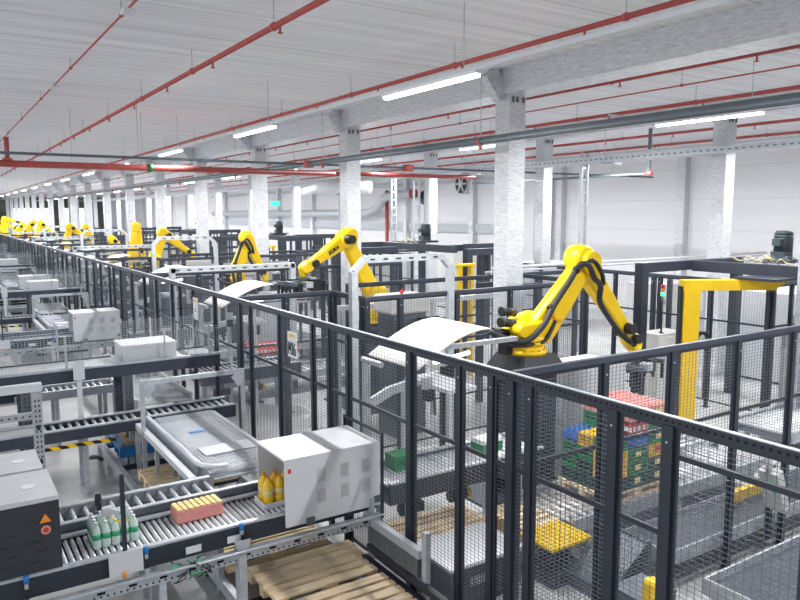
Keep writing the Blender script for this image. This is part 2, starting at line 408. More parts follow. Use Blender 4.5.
def ladder(x, y, lab, z1=5.1, w=.3):
    t = thing('cable_ladder', lab, 'cable ladder', (x, y, 0))
    for s in (-1, 1): MB().bar((s*w/2, 0, 0), (s*w/2, 0, z1), .04, .09, (0, 1, 0)).build('stile', 'galv', t)
    b = MB()
    for i in range(int(z1/.3)): b.box(-w/2, w/2, -.015, .015, .2+i*.3, .24+i*.3)
    b.build('rung_lattice', 'galv', t)
ladder(14.0, 13.0, 'vertical galvanised cable ladder behind the top of the nearest robot', 5.1, .2)
ladder(14.1, 20.7, 'vertical galvanised cable ladder on the second middle column', 4.7, .22)
ladder(15.2, 23.9, 'vertical galvanised cable ladder in front of the bent duct', 5, .2)
ladder(14.3, 26.5, 'thin vertical galvanised cable ladder left of the bent duct', 5, .22)
ladder(11.62, 6.1, 'vertical perforated cable ladder at the right edge of the photo', 5.1, .16)
for i, (a, b_, z0, z1, lab) in enumerate(((24, 60, 2.7, 3.1, 'pale grey wall rail band far along the right wall'), (23, 62, 4.98, 5.12, 'grey ledge under the ceiling along the far right wall'))):
    tag(bx(20.66, 20.79, a, b_, z0, z1).build('wall_ledge', 'galv'), lab, 'ledge')
t = thing('exit_sign', 'small lit green exit sign hanging far back by the right wall', 'sign', (19.0, 44.3, 4.25))
bx(-.32, .32, -.03, .03, -.15, .15).build('sign_box', 'sign_green', t); MB().cyl((0, 0, .15), (0, 0, 1.65), .012, n=5).build('hanger_rod', 'galv', t)
for yy, x, z, lab in ((9.9, 11.3, 5.66, 'thin galvanised rod hanging from the ceiling right of the first near column'),):
    pass
# small wall column doors: dark door opening left of first near column
tag(bx(20.72, 20.79, 21.9, 22.95, 0, 4.0).build('sectional_door', 'wall_mat'), 'pale tall door panel in the right wall left of the first near column', 'door')
# ------------------------------------------------------------------ fences
FH = 2.36
_panel_cache = {}
def wire_mesh_mesh(w, z0, z1, name='wire_mesh'):
    b = MB(); d = .0014; nx = max(2, round(w/.05)); nz = round((z1-z0)/.032)
    for i in range(1, nx): x = -w/2+w*i/nx; b.box(x-d, x+d, -d, d, z0, z1)
    for i in range(1, nz): z = z0+(z1-z0)*i/nz; b.box(-w/2, w/2, -d*2.5, -d*.5, z-d, z+d)
    return b
def panel(loc, rz, w, label, group=None, mid=(1.68,), h=FH):
    key = (round(w, 2), mid, h)
    if key in _panel_cache:
        o = copy_tree(_panel_cache[key]); o.location = loc; o.rotation_euler.z = rz; o['label'] = label
        if group: o['group'] = group
        return o
    t = thing('mesh_fence', label, 'fence', loc, rz, group)
    f = .022
    MB().box(-w/2, -w/2+f, -.012, .012, .12, h).box(w/2-f, w/2, -.012, .012, .12, h).box(-w/2+f, w/2-f, -.012, .012, .12, .145).box(-w/2+f, w/2-f, -.012, .012, h-.03, h).build('panel_frame', 'charcoal', t)
    for z in mid: MB().box(-w/2+f, w/2-f, -.013, .011, z-.016, z+.016).build('mid_rail', 'charcoal', t)
    wire_mesh_mesh(w-.04, .145, h-.03).build('wire_mesh', 'wire', t)
    _panel_cache[key] = t
    return t
_post = {}
def post(loc, rz, label, group=None, w=.06, h=FH):
    k = (w, h)
    if k in _post:
        o = copy_tree(_post[k]); o.location = loc; o.rotation_euler.z = rz; o['label'] = label
        if group: o['group'] = group
        return o
    t = thing('fence_post', label, 'fence post', loc, rz, group)
    bx(-w/2, w/2, -w/2, w/2, 0.01, h).build('upright', 'charcoal', t)
    bx(-w/2-.03, w/2+.03, -w/2-.02, w/2+.02, 0, .012).build('foot_plate', 'charcoal', t)
    MB().cyl((-w/2-.002, 0, h-.1), (-w/2-.006, 0, h-.1), .008).cyl((0, -w/2-.002, h-.1), (0, -w/2-.006, h-.1), .008).build('bolt', 'galv', t)
    _post[k] = t
    return t
XF = 3.58
ys = [-1.2, -.1, 1.0, 1.75, 2.59, 3.0, 3.77, 3.97, 4.2, 4.61, 5.34, 6.52, 6.95, 7.36, 8.3, 9.28, 9.66]
vis = [y for y in ys]
def fence_line_y(x, ylist, where, rail_lab, big=(2.59, 3.0, 3.97, 5.34), mids=None, far=False, grp=None, railm=True):
    n = len(ylist)
    for i, y in enumerate(ylist):
        w = .075 if y in big else (.05 if not far else .06)
        post((x, y, 0), 0, where['post'](i, n), where.get('pg'), w)
    for i in range(n-1):
        a, b = ylist[i], ylist[i+1]; w = round(b-a-.07, 2)
        if w < .1: continue
        mid = (1.68,) if not mids or i not in mids else mids[i]
        panel((x, (a+b)/2, 0), PI/2, w, where['panel'](i, n), where.get('g'), mid)
whr = {'post': lambda i, n: 'charcoal post of the long front fence, %s from the right' % ORD[i],
       'panel': lambda i, n: 'charcoal mesh panel of the long front fence, %s from the right' % ORD[i],
       'g': 'panels of the long front fence', 'pg': 'posts of the long front fence'}
fence_line_y(XF, ys, whr, '', mids={3: (2.18,), 4: (1.68,)})
yy = 9.66; far_ys = [9.66]
gi = 0
while yy < 100:
    yy += [1.09, 1.09, .75, .5, 1.09, .93][gi % 6]; gi += 1
    far_ys.append(round(yy, 2))
nearfar = [y for y in far_ys if y <= 34]; ff = [y for y in far_ys if y > 34]
cnt = 0
for i in range(1, len(far_ys)):
    a, b = far_ys[i-1], far_ys[i]
    if i <= 20:
        pl = 'charcoal post of the long fence behind the plain sign, %s beyond the nearest bay' % ORD[i-1]; ql = 'charcoal mesh panel of the long fence beyond the nearest bay, %s going left' % ORD[i-1]; g1 = 'panels of the long fence further left'; g2 = 'posts of the long fence further left'
    else:
        pl = 'distant charcoal post of the long mesh fence at far left'; ql = 'distant charcoal mesh panel of the long fence at far left'; g1 = 'distant fence panels'; g2 = 'distant fence posts'
    post((XF, b, 0), 0, pl, g2, .06)
    panel((XF, (a+b)/2, 0), PI/2, round(b-a-.07, 2), ql, g1)
t = thing('fence_cable_channel', 'long perforated channel with pale painted reflection strip running on top of the front fence', 'channel', (XF, 0, FH))
bx(-.03, .03, -1.6, 100, 0.001, .05).build('channel', 'charcoal', t)
bx(-.02, .014, -1.6, 100, .05, .055).build('lid', 'galv', t)  # pale strip painted in as the white reflection along the channel top
b = MB()
for i in range(110): b.box(-.0315, -.03, 1.2+i*.045, 1.218+i*.045, .018, .034)
b.build('hole_pattern', 'black_void', t)
# cross fences
def cross_fence(y, xs, desc, k, mid=(1.65,), gp=None):
    for i, x in enumerate(xs):
        post((x, y, 0), 0, 'post of the %s, %s from its left end' % (desc, ORD[i]), gp and gp+' posts', .06)
    for i in range(len(xs)-1):
        w = round(xs[i+1]-xs[i]-.07, 2)
        panel(((xs[i]+xs[i+1])/2, y, 0), 0, w, 'mesh panel of the %s, %s from its left end' % (desc, ORD[i]), gp and gp+' panels', mid)
    t = tag(bx(xs[0]-.03, xs[-1]+.03, y-.025, y+.025, FH, FH+.05).build('top_rail', 'charcoal_light'), 'charcoal top rail of the %s' % desc, 'rail')
def side_fence(x, yl, desc, mid=(1.65,), gp=None):
    for i, y in enumerate(yl):
        post((x, y, 0), 0, 'post of the %s, %s from its near end' % (desc, ORD[i]), gp and gp+' posts', .06)
    for i in range(len(yl)-1):
        w = round(yl[i+1]-yl[i]-.07, 2)
        panel((x, (yl[i]+yl[i+1])/2, 0), PI/2, w, 'mesh panel of the %s, %s from its near end' % (desc, ORD[i]), gp and gp+' panels', mid)
    tag(bx(x-.025, x+.025, yl[0]-.03, yl[-1]+.03, FH, FH+.05).build('top_rail', 'charcoal_light'), 'charcoal top rail of the %s' % desc, 'rail')
for k in range(5):
    o = 10.9*k; bn = BAYS[k]+' bay'
    cross_fence(4.03+o, [3.66, 4.64, 5.53, 6.55, 7.54, 8.6, 9.7], 'cross fence before the %s robot' % bn.replace(' bay', ''), k)
    cross_fence(8.87+o, [5.17, 5.75, 6.8, 7.9, 8.95, 9.7], 'cross fence behind the %s robot' % bn.replace(' bay', ''), k)
    cross_fence(9.95+o, [3.66, 4.4, 5.17], 'short cross fence, %s aisle' % bn.replace(' bay', ''), k)
    side_fence(5.17, [9.0+o, 9.85+o], 'short side fence, %s aisle' % bn.replace(' bay', ''))
    cross_fence(10.75+o, [5.9, 7.0, 8.1, 9.2, 10.3, 11.4], 'cross fence beyond the %s aisle' % bn.replace(' bay', ''), k)
    if k < 3:
        side_fence(9.75, [9.6+o-.6, 10.65+o], 'side fence ending the %s aisle' % bn.replace(' bay', ''))
        side_fence(11.9, [10.4+o-3.6, 7.9+o, 9.0+o, 10.1+o, 11.2+o, 12.3+o, 13.4+o], 'rear side fence, %s bay' % bn.replace(' bay', ''))
    # rear low cross fence on the right
cross_fence(6.75, [11.95, 12.5, 13.3, 14.4, 15.4], 'cross fence under the dark portal', 0)

# ------------------------------------------------------------------ signs
def sign(loc, w, h, txt, lab):
    t = thing('fence_sign', lab, 'sign', loc)
    bx(-.006, 0, -w/2, w/2, -h/2, h/2).build('board', 'white_bright', t)
    bx(-.008, -.0062, -w*.3, w*.3, h*.3, h*.42).build('yellow_strip', 'yellow_dull', t)
    m4 = Matrix(((0, 0, -1, -.0085), (-1, 0, 0, 0), (0, 1, 0, -.03), (0, 0, 0, 1)))
    if txt:      # stroke-built letters, read from the -x side (right is -y)
        b = MB(); hh = .155; z0 = -.125
        def st(y0, za, y1, zb, wd=.02): b.bar((-.0085, -y0, z0+za), (-.0085, -y1, z0+zb), .004, wd, (1, 0, 0)) if 0 else b.bar((-.009, -y0, z0+za), (-.009, -y1, z0+zb), wd, .004, (1, 0, 0))
        st(-.098, 0, -.098, hh); st(-.035, 0, -.035, hh); st(-.096, hh, -.066, hh*.35, .017); st(-.037, hh, -.067, hh*.35, .017)
        st(.012, 0, .012, hh); st(-.012, hh*.78, .008, hh*.95, .015)
        st(.048, .01, .048, hh-.04); st(.05, hh-.045, .09, hh-.004, .018); st(.096, .01, .096, hh*.5); st(.048, .009, .096, .009, .018); st(.048, hh*.5, .096, hh*.5, .018)
        b.build('lettering', 'text_black', t)
    else: MB().box(-.0078, -.0062, -.06, .05, -.05, -.035).box(-.0078, -.0062, -.05, .06, -.02, -.008).build('faint_marking', 'galv_dark', t)
sign((3.548, 7.85, 2.035), .26, .31, 'M16', 'white fence sign reading M16 under a yellow strip')
sign((3.548, 11.62, 2.06), .25, .36, None, 'white fence sign with yellow strip and unreadable grey marks, further along the fence')

# ------------------------------------------------------------------ generic conveyor
def conveyor(name, lab, x0, x1, y0, y1, z, axis='x', pitch=.07, r=.024, side_h=.14, side_m='charcoal', legs=(), cat='conveyor', rw=None, group=None, top='galv', plate=None):
    """roller conveyor; rollers run across the axis"""
    t = thing(name, lab, cat, ((x0+x1)/2, (y0+y1)/2, 0), 0, group)
    hx, hy = (x1-x0)/2, (y1-y0)/2
    if axis == 'x': L_, W_ = hx, hy
    else: L_, W_ = hy, hx
    def B(a0, a1, b0, b1, c0, c1): return (a0, a1, b0, b1, c0, c1) if axis == 'x' else (b0, b1, a0, a1, c0, c1)
    for s in (-1, 1):
        w0, w1 = sorted((s*W_, s*(W_-.035)))
        bx(*B(-L_, L_, w0, w1, z-side_h, z+.01)).build('side_rail', side_m, t)
        w0, w1 = sorted((s*(W_+.004), s*(W_-.055)))
        bx(*B(-L_, L_, w0, w1, z+.0105, z+.03)).build('rail_cap', top, t)
    n = int(2*L_/pitch); p = None; q = 0
    skip = plate or []
    for i in range(n):
        a = -L_+pitch*(i+.5)
        if any(s0 < a < s1 for s0, s1 in skip): continue
        q += 1
        if q > 98: break
        if p is None:
            p = MB().cyl(*(((0, -W_+.036, 0), (0, W_-.036, 0)) if axis == 'x' else ((-W_+.036, 0, 0), (W_-.036, 0, 0))), r, n=8).build('roller', 'roller', t)
            p.location = (a, 0, z-r) if axis == 'x' else (0, a, z-r)
        else: share(t, p, (a, 0, z-r) if axis == 'x' else (0, a, z-r))
    for s0, s1 in skip: bx(*B(s0, s1, -W_+.04, W_-.04, z-.02, z)).build('cover_plate', 'machine_top', t)
    bx(*B(-L_, L_, -W_+.036, W_-.036, z-side_h, z-side_h+.004)).build('under_tray', 'galv_dark', t)
    for a in legs:
        for s in (-1, 1):
            c = (a, s*(W_-.05)) if axis == 'x' else (s*(W_-.05), a)
            MB().box(c[0]-.03, c[0]+.03, c[1]-.025, c[1]+.025, 0.01, z-side_h).box(c[0]-.06, c[0]+.06, c[1]-.05, c[1]+.05, 0, .012).build('leg', 'galv', t)
    return t
def perf_strip(b, x0, x1, y, z, ax='x', step=.05):
    i = x0
    while i < x1:
        if ax == 'x': b.box(i, i+.014, y-.003, y, z-.008, z+.008)
        elif ax == 'z': b.box(y[0], y[0]+.012, y[1]-.003, y[1], i, i+.014)
        i += step
def hood(lab, w=1.0, d=.66, h=.635):
    t = thing('cabinet_hood', lab, 'machine hood', (3.02, 6.13, .765))
    t0 = .02
    MB().box(-w/2, w/2, -d/2, -d/2+t0, 0, h).build('front_panel', 'white', t)
    MB().box(-w/2, w/2, -d/2+t0, d/2, h-t0, h).build('top_panel', 'white_bright', t)
    MB().box(-w/2, w/2, d/2-t0, d/2, .14, h-t0).build('back_panel', 'white', t)
    for cx in (-.14, .11, .34):
        for cz, hh in ((.43, .13), (.23, .13)):
            v = MB(); v.box(cx-.045, cx+.045, -d/2-.003, -d/2, cz-hh/2, cz+hh/2)
            o = v.build('vent_plate', 'beige_box', t)
            l = MB()
            for i in range(7):
                for j in range(4): l.box(cx-.038+j*.021, cx-.026+j*.021, -d/2-.006, -d/2-.0031, cz-hh/2+.01+i*.017, cz-hh/2+.018+i*.017)
            l.build('vent_grille', 'galv', o)
    bx(-.3, -.22, -d/2-.03, -d/2, -.02, .05).build('latch', 'pipe_grey', t)
    bx(w/2-.07, w/2-.01, -d/2-.012, -d/2, .03, .1).build('data_plate', 'galv_dark', t)
    bx(-w/2+.03, -w/2+.06, -d/2-.002, -d/2, h-.13, h-.09).build('warning_label', 'red', t)
    return t
def bottle_pack(lab, loc, rows, cols, liquid, capm, labm, hgt=.26, r=.043, rz=0, film=True, tray=False, group=None):
    t = thing('bottle_pack', lab, 'bottle pack', loc, rz)
    z0 = .0
    if tray:
        MB().box(-cols*r-.015, cols*r+.015, -rows*r-.015, rows*r+.015, 0, .008).box(-cols*r-.015, cols*r+.015, -rows*r-.015, -rows*r-.008, .008, .05).box(-cols*r-.015, cols*r+.015, rows*r+.008, rows*r+.015, .008, .05).box(-cols*r-.015, -cols*r-.008, -rows*r-.008, rows*r+.008, .008, .05).box(cols*r+.008, cols*r+.015, -rows*r-.008, rows*r+.008, .008, .05).build('tray', 'white_bright', t); z0 = .009
    P = None
    for i in range(cols):
        for j in range(rows):
            c = (-cols*r+r+2*r*i, -rows*r+r+2*r*j, z0)
            if P is None:
                R = r*.97
                o = MB().lathe((0, 0, 0), [(R*.85, 0), (R, .012), (R, hgt*.3), (R*.93, hgt*.4), (R, hgt*.5), (R, hgt*.62), (R*.75, hgt*.78), (R*.33, hgt*.9), (R*.33, hgt*.94)], 12).build('bottle', liquid, t); o.location = c
                MB().lathe((0, 0, 0), [(R*.38, hgt*.93), (R*.38, hgt)], 8).build('bottle_cap', capm, o)
                if labm: MB().lathe((0, 0, 0), [(R*1.015, hgt*.36), (R*1.015, hgt*.56)], 12).build('bottle_label', labm, o)
                P = o
            else:
                q = share(t, P, c)
                for ch in P.children:
                    d = ch.copy(); C.objects.link(d); d.parent = q
    return t
def pallet(loc, rz, lab, L_=1.06, W_=.66, group=None, m=None):
    t = thing('wooden_pallet', lab, 'pallet', loc, rz, group)
    n = 5; mm = m or 'wood'
    ws = [.112, .078, .112, .078, .112]; gap = (W_-sum(ws))/4; y = -W_/2
    for w in ws:
        o = bx(-L_/2, L_/2, y, y+w, .105, .125).build('top_board', mm, t); o.delta_location = (0, 0, 0); y += w+gap
    for x in (-L_/2+.06, 0, L_/2-.06): bx(x-.06, x+.06, -W_/2, W_/2, .088, .1048).build('cross_board', mm, t)
    for x in (-L_/2+.06, 0, L_/2-.06):
        for y in (-W_/2+.05, 0, W_/2-.05): bx(x-.06, x+.06, y-.045, y+.045, .018, .088).build('block', mm, t)
    for y in (-W_/2+.05, 0, W_/2-.05): bx(-L_/2, L_/2, y-.045, y+.045, 0, .018).build('bottom_board', mm, t)
    return t
# ------------------------------------------------------------------ left bay
LEFT = []
def L(o): LEFT.append(o); return o
def sub(x): return x
ZC = .87
CF = '{bay} bay'
# A front conveyor: two lanes
A1 = L(conveyor('roller_conveyor', 'close-pitched roller lane of the front conveyor in the '+CF, -.4, 3.5, 5.83, 6.46, ZC, 'x', .052, .02, .15, 'charcoal', legs=(-1.4, .55)))
A2 = L(conveyor('roller_conveyor', 'wide-pitched roller lane behind the divider in the '+CF, -.4, 2.25, 6.55, 7.15, ZC, 'x', .115, .022, .1, 'galv', legs=(-1.0, .6, 1.2)))
t = L(thing('divider_rail', 'dull steel divider rail between the two roller lanes in the '+CF, 'rail', (1.5, 6.505, ZC)))
bx(-1.9, 2.0, -.02, .02, .031, .1).build('divider_plate', 'galv_dark', t); bx(-1.9, 2.0, -.026, .026, .1, .112).build('divider_cap', 'galv', t)
bx(-1.9, 2.0, -.015, .015, -.15, .031).build('divider_web', 'galv_dark', t)
# lower perforated beam with posts
t = L(thing('perforated_support', 'perforated galvanised frame below the front conveyor in the '+CF, 'frame', (1.5, 5.8, 0)))
o = bx(-1.9, 2.0, -.04, 0.0, .59, .69).build('beam', 'galv', t)
b = MB(); perf_strip(b, -1.85, 1.95, -.04, .668); perf_strip(b, -1.83, 1.95, -.04, .612)
for i in range(16): b.box(-1.8+i*.24, -1.74+i*.24, -.044, -.0405, .63, .65)
b.build('hole_pattern', 'black_void', t)
for x in (-.1, -.95): MB().box(x-.02, x+.035, -.03, .02, 0, .59).build('post', 'galv', t)
o = MB().box(.55, .62, -.06, -.041, 0, .78).build('post', 'galv', t)
gm = MB(); gv = [gm.bm.verts.new(q) for q in ((.55, -.062, .66), (.62, -.062, .66), (.66, -.062, .79), (.51, -.062, .79))]; gm.bm.faces.new(gv); gw = [gm.bm.verts.new(q) for q in ((.55, -.068, .66), (.62, -.068, .66), (.66, -.068, .79), (.51, -.068, .79))]; gm.bm.faces.new(gw[::-1])
for i in range(4): gm.bm.faces.new((gv[i], gw[i], gw[(i+1) % 4], gv[(i+1) % 4]))
gm.build('gusset', 'galv', t)
MB().cyl((-1.9, -.1, .70), (2.0, -.1, .70), .012, n=6).build('conduit', 'galv', t)
# sensors with blue caps on the front rail
for i, (x, lb) in enumerate(((.42, 'left'), (1.29, 'middle'), (2.1, 'right'))):
    t = L(thing('photo_sensor', 'blue capped sensor clipped to the front conveyor rail, %s one in the %s' % (lb, CF), 'sensor', (x, 5.80, .74)))
    bx(-.012, .012, -.02, .02, -.09, .12).build('bracket', 'galv', t)
    MB().cyl((0, -.005, .121), (0, -.005, .18), .02).build('sensor_cap', 'blue', t)
    bx(-.016, .016, -.024, -.0205, .0, .08).build('sensor_body', 'black', t)
for i, (x, lb) in enumerate(((1.62, 'left'), (1.98, 'right'))):
    t = L(tag(bx(x, x+.13, 5.822, 5.829, .75, .81).build('rating_label', 'white_bright'), 'white rating label on the dark conveyor side, %s of two in the %s' % (lb, CF), 'label'))
# cable bundle
t = L(thing('cable_bundle', 'tangle of black cables with green ends under the front conveyor in the '+CF, 'cables', (1.65, 5.72, .62)))
rr = random.Random(3)
for m_, n_ in (('black', 9), ('label_green', 5)):
    b = MB()
    for i in range(n_):
        p = Vector((rr.uniform(-.15, .15), rr.uniform(-.03, .02), rr.uniform(-.04, .12))); pts = [p]
        for j in range(4): p = p+Vector((rr.uniform(-.06, .06), rr.uniform(-.02, .02), rr.uniform(-.05, .04))); pts.append(p)
        b.tube(pts, .006, 5)
    b.build('cable_loop', m_, t)
# scanner post
t = L(thing('scanner_post', 'dark post with white bracket and scanner on the front conveyor, '+CF, 'scanner', (1.13, 5.80, .8)))
bx(-.016, .016, -.016, .016, -.05, .76).build('upright', 'charcoal', t)
bx(-.13, .13, -.03, -.017, -.06, .13).build('mounting_plate', 'white', t)
MB().bar((-.01, .02, .44), (-.1, .22, .42), .03, .03).box(-.13, -.05, .14, .2, .38, .45).build('scanner_bracket', 'white', t)
MB().bar((-.16, .14, .56), (-.13, .22, .44), .04, .06).build('scanner_head', 'black', t)
MB().tube([(-.1, .2, .4), (-.05, .18, .34), (.02, .12, .3), (.06, .1, .33)], .007, 6).build('yellow_cable', 'yellow', t)
MB().cyl((-.02, -.035, -.08), (-.02, -.035, -.03), .014).build('plug', 'orange', t)
# dark machine at left edge
t = L(thing('machine_housing', 'dark grey machine housing with pale lid on the conveyor in the '+CF, 'machine', (0, 6.25, 0)))
bx(-.5, .68, -.4, .27, .9, 1.44).build('body', 'dark_machine', t); bx(-.5, .68, -.4, .27, 1.4401, 1.475).build('lid', 'machine_top', t)
b = MB()
for r_ in range(5):
    for c_ in range(5): b.box(-.35+c_*.2+(r_ % 2)*.05, -.27+c_*.2+(r_ % 2)*.05, -.403, -.4, .98+r_*.08, .985+r_*.08)
b.build('slot_pattern', 'black', t)
v = MB(); z = 1.31; v.bm.faces.new([v.bm.verts.new(p) for p in ((.54, -.405, z-.03), (.62, -.405, z-.03), (.58, -.405, z+.04))]); v.build('warning_triangle', 'orange', t)
MB().cyl((.58, -.401, 1.22), (.58, -.405, 1.22), .035, n=16).build('warning_disc', 'pink', t); MB().cyl((.58, -.4055, 1.22), (.58, -.408, 1.22), .02, n=12).build('disc_symbol', 'crate_red', t)
MB().cyl((.5, -.1, 1.476), (.5, -.1, 1.48), .05, n=16).build('round_sticker', 'white_bright', t)
t = L(thing('machine_housing', 'second dark machine housing with pale lid behind the first in the '+CF, 'machine', (0, 6.9, 0)))
bx(-.5, .66, -.33, .25, .9, 1.44).build('body', 'dark_machine', t); bx(-.5, .66, -.33, .25, 1.4401, 1.475).build('lid', 'machine_top', t)
MB().cyl((.5, -.05, 1.476), (.5, -.05, 1.48), .05, n=16).build('round_sticker', 'white_bright', t)
# hood
L(hood('white vented sheet-metal hood over the conveyor end in the '+CF))
# B mesh-topped conveyor running along Y
t = L(thing('mesh_conveyor', 'wide conveyor under flat wire mesh covers in the '+CF, 'conveyor', (2.7, 8.3, 0)))
bx(-.42, -.38, -1.1, 1.25, .68, .9).build('side_rail', 'galv', t); bx(.38, .42, -1.1, 1.25, .68, .9).build('side_rail', 'galv', t)
bx(-.37, .37, -1.1, 1.25, .80, .82).build('bed', 'galv', t)
b = MB()
for i in range(19): b.bar((-.36+i*.04, -1.1, .905), (-.36+i*.04, 1.25, .905), .007, .006)
for i in range(58): b.bar((-.38, -1.09+i*.041, .911), (.38, -1.09+i*.041, .911), .007, .006)
b.build('wire_cover', 'roller', t)
for i in range(18): MB().cyl((-.37, -1.0+i*.125, .846), (.37, -1.0+i*.125, .846), .022, n=8).build('roller', 'roller', t)
MB().box(-.3, .3, -.62, -.3, .921, .93).build('cover_sheet', 'machine_top', t)
MB().box(-.2, .0, .3, .38, .921, .926).build('blue_sticker', 'blue', t)
for y in (-.9, .3, 1.15):
    for s in (-1, 1): MB().box(s*.4-.025, s*.4+.025, y-.02, y+.02, 0, .68).build('leg', 'galv', t)
t = L(thing('guide_rail', 'raised white edged guide channel beside the mesh conveyor in the '+CF, 'rail', (2.2, 8.35, 0)))
bx(-.12, -.05, -1.1, 1.25, .8, .87).build('channel', 'white', t); MB().tube([(.035, 1.25, .93), (.035, -.85, .93), (.07, -.98, .93), (.15, -1.06, .93), (.3, -1.09, .93)], .028, 8).build('guide', 'roller', t); bx(.02, .05, -.85, 1.25, .80, .9).build('guide_web', 'galv', t)
MB().box(-.1, .05, -1.1, 1.25, .79, .8).build('web', 'galv', t)
for y in (-.6, .4): bx(-.09, -.05, y-.02, y+.02, 0, .79).build('leg', 'galv', t)
# C low roller conveyor
L(conveyor('roller_conveyor', 'low roller conveyor with hazard striped edge crossing the '+CF, -.4, 2.28, 9.72, 10.2, ZC, 'x', .1, .024, .13, 'charcoal_light', legs=(.55, 1.2), plate=[(-.55, .1)]))
L(conveyor('roller_conveyor', 'roller conveyor continuing right to the fence in the '+CF, 2.3, 3.5, 9.75, 10.25, ZC, 'x', .1, .024, .16, 'charcoal_light', legs=(.3,)))
t = L(tag(bx(.3, 1.85, 9.68, 9.715, .66, .7).build('hazard_strip', 'hazard'), 'yellow and black hazard strip under the low conveyor in the '+CF, 'hazard strip'))
# D farther
L(conveyor('roller_conveyor', 'rear roller conveyor beneath the raised one in the '+CF, -.4, 2.3, 11.95, 12.5, ZC, 'x', .1, .024, .1, 'galv', legs=(.5, 1.2)))
t = L(thing('mesh_conveyor', 'wire covered transfer conveyor behind the raised conveyor in the '+CF, 'conveyor', (2.75, 11.6, 0)))
bx(-.42, -.38, -.9, .9, .68, .9).build('side_rail', 'galv', t); bx(.38, .42, -.9, .9, .68, .9).build('side_rail', 'galv', t); bx(-.37, .37, -.9, .9, .8, .82).build('bed', 'machine_top', t)
b = MB()
for i in range(18): b.bar((-.36+i*.042, -.9, .915), (-.36+i*.042, .9, .915), .004, .004)
for i in range(40): b.bar((-.38, -.88+i*.045, .92), (.38, -.88+i*.045, .92), .004, .004)
b.build('wire_cover', 'galv', t)
for y in (-.7, .7):
    for s in (-1, 1): MB().box(s*.4-.025, s*.4+.025, y-.02, y+.02, 0, .68).build('leg', 'galv', t)
# E raised conveyor with guard
t = L(thing('raised_conveyor', 'raised dark-sided conveyor crossing above the others in the '+CF, 'conveyor', (1.5, 10.75, 0)))
bx(-2.2, 2.0, -.4, -.36, 1.36, 1.52).build('side_rail', 'charcoal_light', t); bx(-2.2, 2.0, .36, .4, 1.36, 1.52).build('side_rail', 'charcoal_light', t)
bx(-2.2, 2.0, -.36, .36, 1.42, 1.5).build('belt', 'machine_top', t); bx(-2.2, 2.0, -.41, -.34, 1.5201, 1.55).build('rail_cap', 'galv', t)
for x in (.68, -.6):
    for s in (-1, 1):
        o = MB().box(x-.06, x+.06, s*.34-.04, s*.34+.04, 0, 1.36).build('leg', 'galv_dark', t)
        b = MB(); 
        for i in range(22): b.box(x-.03, x-.015, s*.34-.044, s*.34-.04, .1+i*.055, .12+i*.055); b.box(x+.015, x+.03, s*.34-.044, s*.34-.04, .1+i*.055, .12+i*.055)
        b.build('hole_pattern', 'charcoal', o)
t = L(thing('mesh_guard', 'fine wire mesh guard standing on the raised conveyor in the '+CF, 'guard', (1.5, 10.36, 1.55)))
b = MB()
for i in range(110): b.bar((-2.2+i*.0385, 0, .01), (-2.2+i*.0385, 0, .40), .003, .003, (0, 1, 0))
for i in range(15): b.bar((-2.2, -.003, .01+i*.028), (2.0, -.003, .01+i*.028), .003, .003)
b.build('wire_mesh', 'galv', t)
for x in (-1.4, -.1, 1.2, 1.85): bx(x-.012, x+.012, .004, .03, 0, .42).build('guard_post', 'galv', t)
t = L(thing('mesh_guard', 'rear wire mesh guard of the raised conveyor in the '+CF, 'guard', (1.5, 11.13, 1.52)))
b = MB()
for i in range(90): b.bar((-2.2+i*.047, 0, .01), (-2.2+i*.047, 0, .5), .003, .003, (0, 1, 0))
for i in range(17): b.bar((-2.2, -.003, .01+i*.03), (2.0, -.003, .01+i*.03), .003, .003)
b.build('wire_mesh', 'galv', t)
for x in (-1.4, -.1, 1.2, 1.85): bx(x-.012, x+.012, .004, .03, 0, .52).build('guard_post', 'galv', t)
t = L(thing('tunnel_box', 'long low white box lying on the raised conveyor in the '+CF, 'machine hood', (2.65, 10.75, 1.521)))
bx(-.5, .24, -.28, .3, 0, .22).build('body', 'white', t); bx(-.51, .25, -.29, .31, .2201, .24).build('lid', 'white_bright', t); bx(-.62, -.51, -.2, .0, 0, .08).build('end_step', 'white_bright', t)
t = L(thing('support_post', 'thin white post in front of the raised conveyor guard in the '+CF, 'post', (1.53, 10.28, 0)))
bx(-.03, .03, -.03, .03, 0, 1.62).build('upright', 'white', t); bx(-.07, .07, -.04, -.031, 1.4, 1.66).build('head_plate', 'white', t)
# gate frame & perforated stand
t = L(thing('steel_portal', 'slim galvanised portal frame over the mesh conveyor in the '+CF, 'frame', (2.75, 9.2, 0)))
bx(-.68, .68, -.025, .025, 1.46, 1.52).build('crossbar', 'galv', t)
for s in (-1, 1):
    bx(s*.66-.025, s*.66+.025, -.02, .02, 0, 1.46).build('upright', 'galv', t)
    MB().bar((s*.64, -.03, 1.32), (s*.54, -.03, 1.46), .12, .006, (0, 1, 0)).build('gusset', 'galv', t)
bx(.5, .53, -.01, .01, 1.52, 1.75).build('stub_post', 'galv', t)
t = L(thing('perforated_stand', 'perforated galvanised stand with pale top bar at the left edge of the '+CF, 'frame', (.88, 9.0, 0)))
bx(-.05, .05, -.04, .04, 0, 1.6).build('upright', 'galv', t)
b = MB()
for i in range(24): b.box(-.028, -.012, -.044, -.0405, .1+i*.06, .125+i*.06); b.box(.012, .028, -.044, -.0405, .1+i*.06, .125+i*.06)
for z in (.35, .75, 1.15): b.box(-.02, .02, -.045, -.0441, z, z+.06)
b.build('hole_pattern', 'charcoal', t)
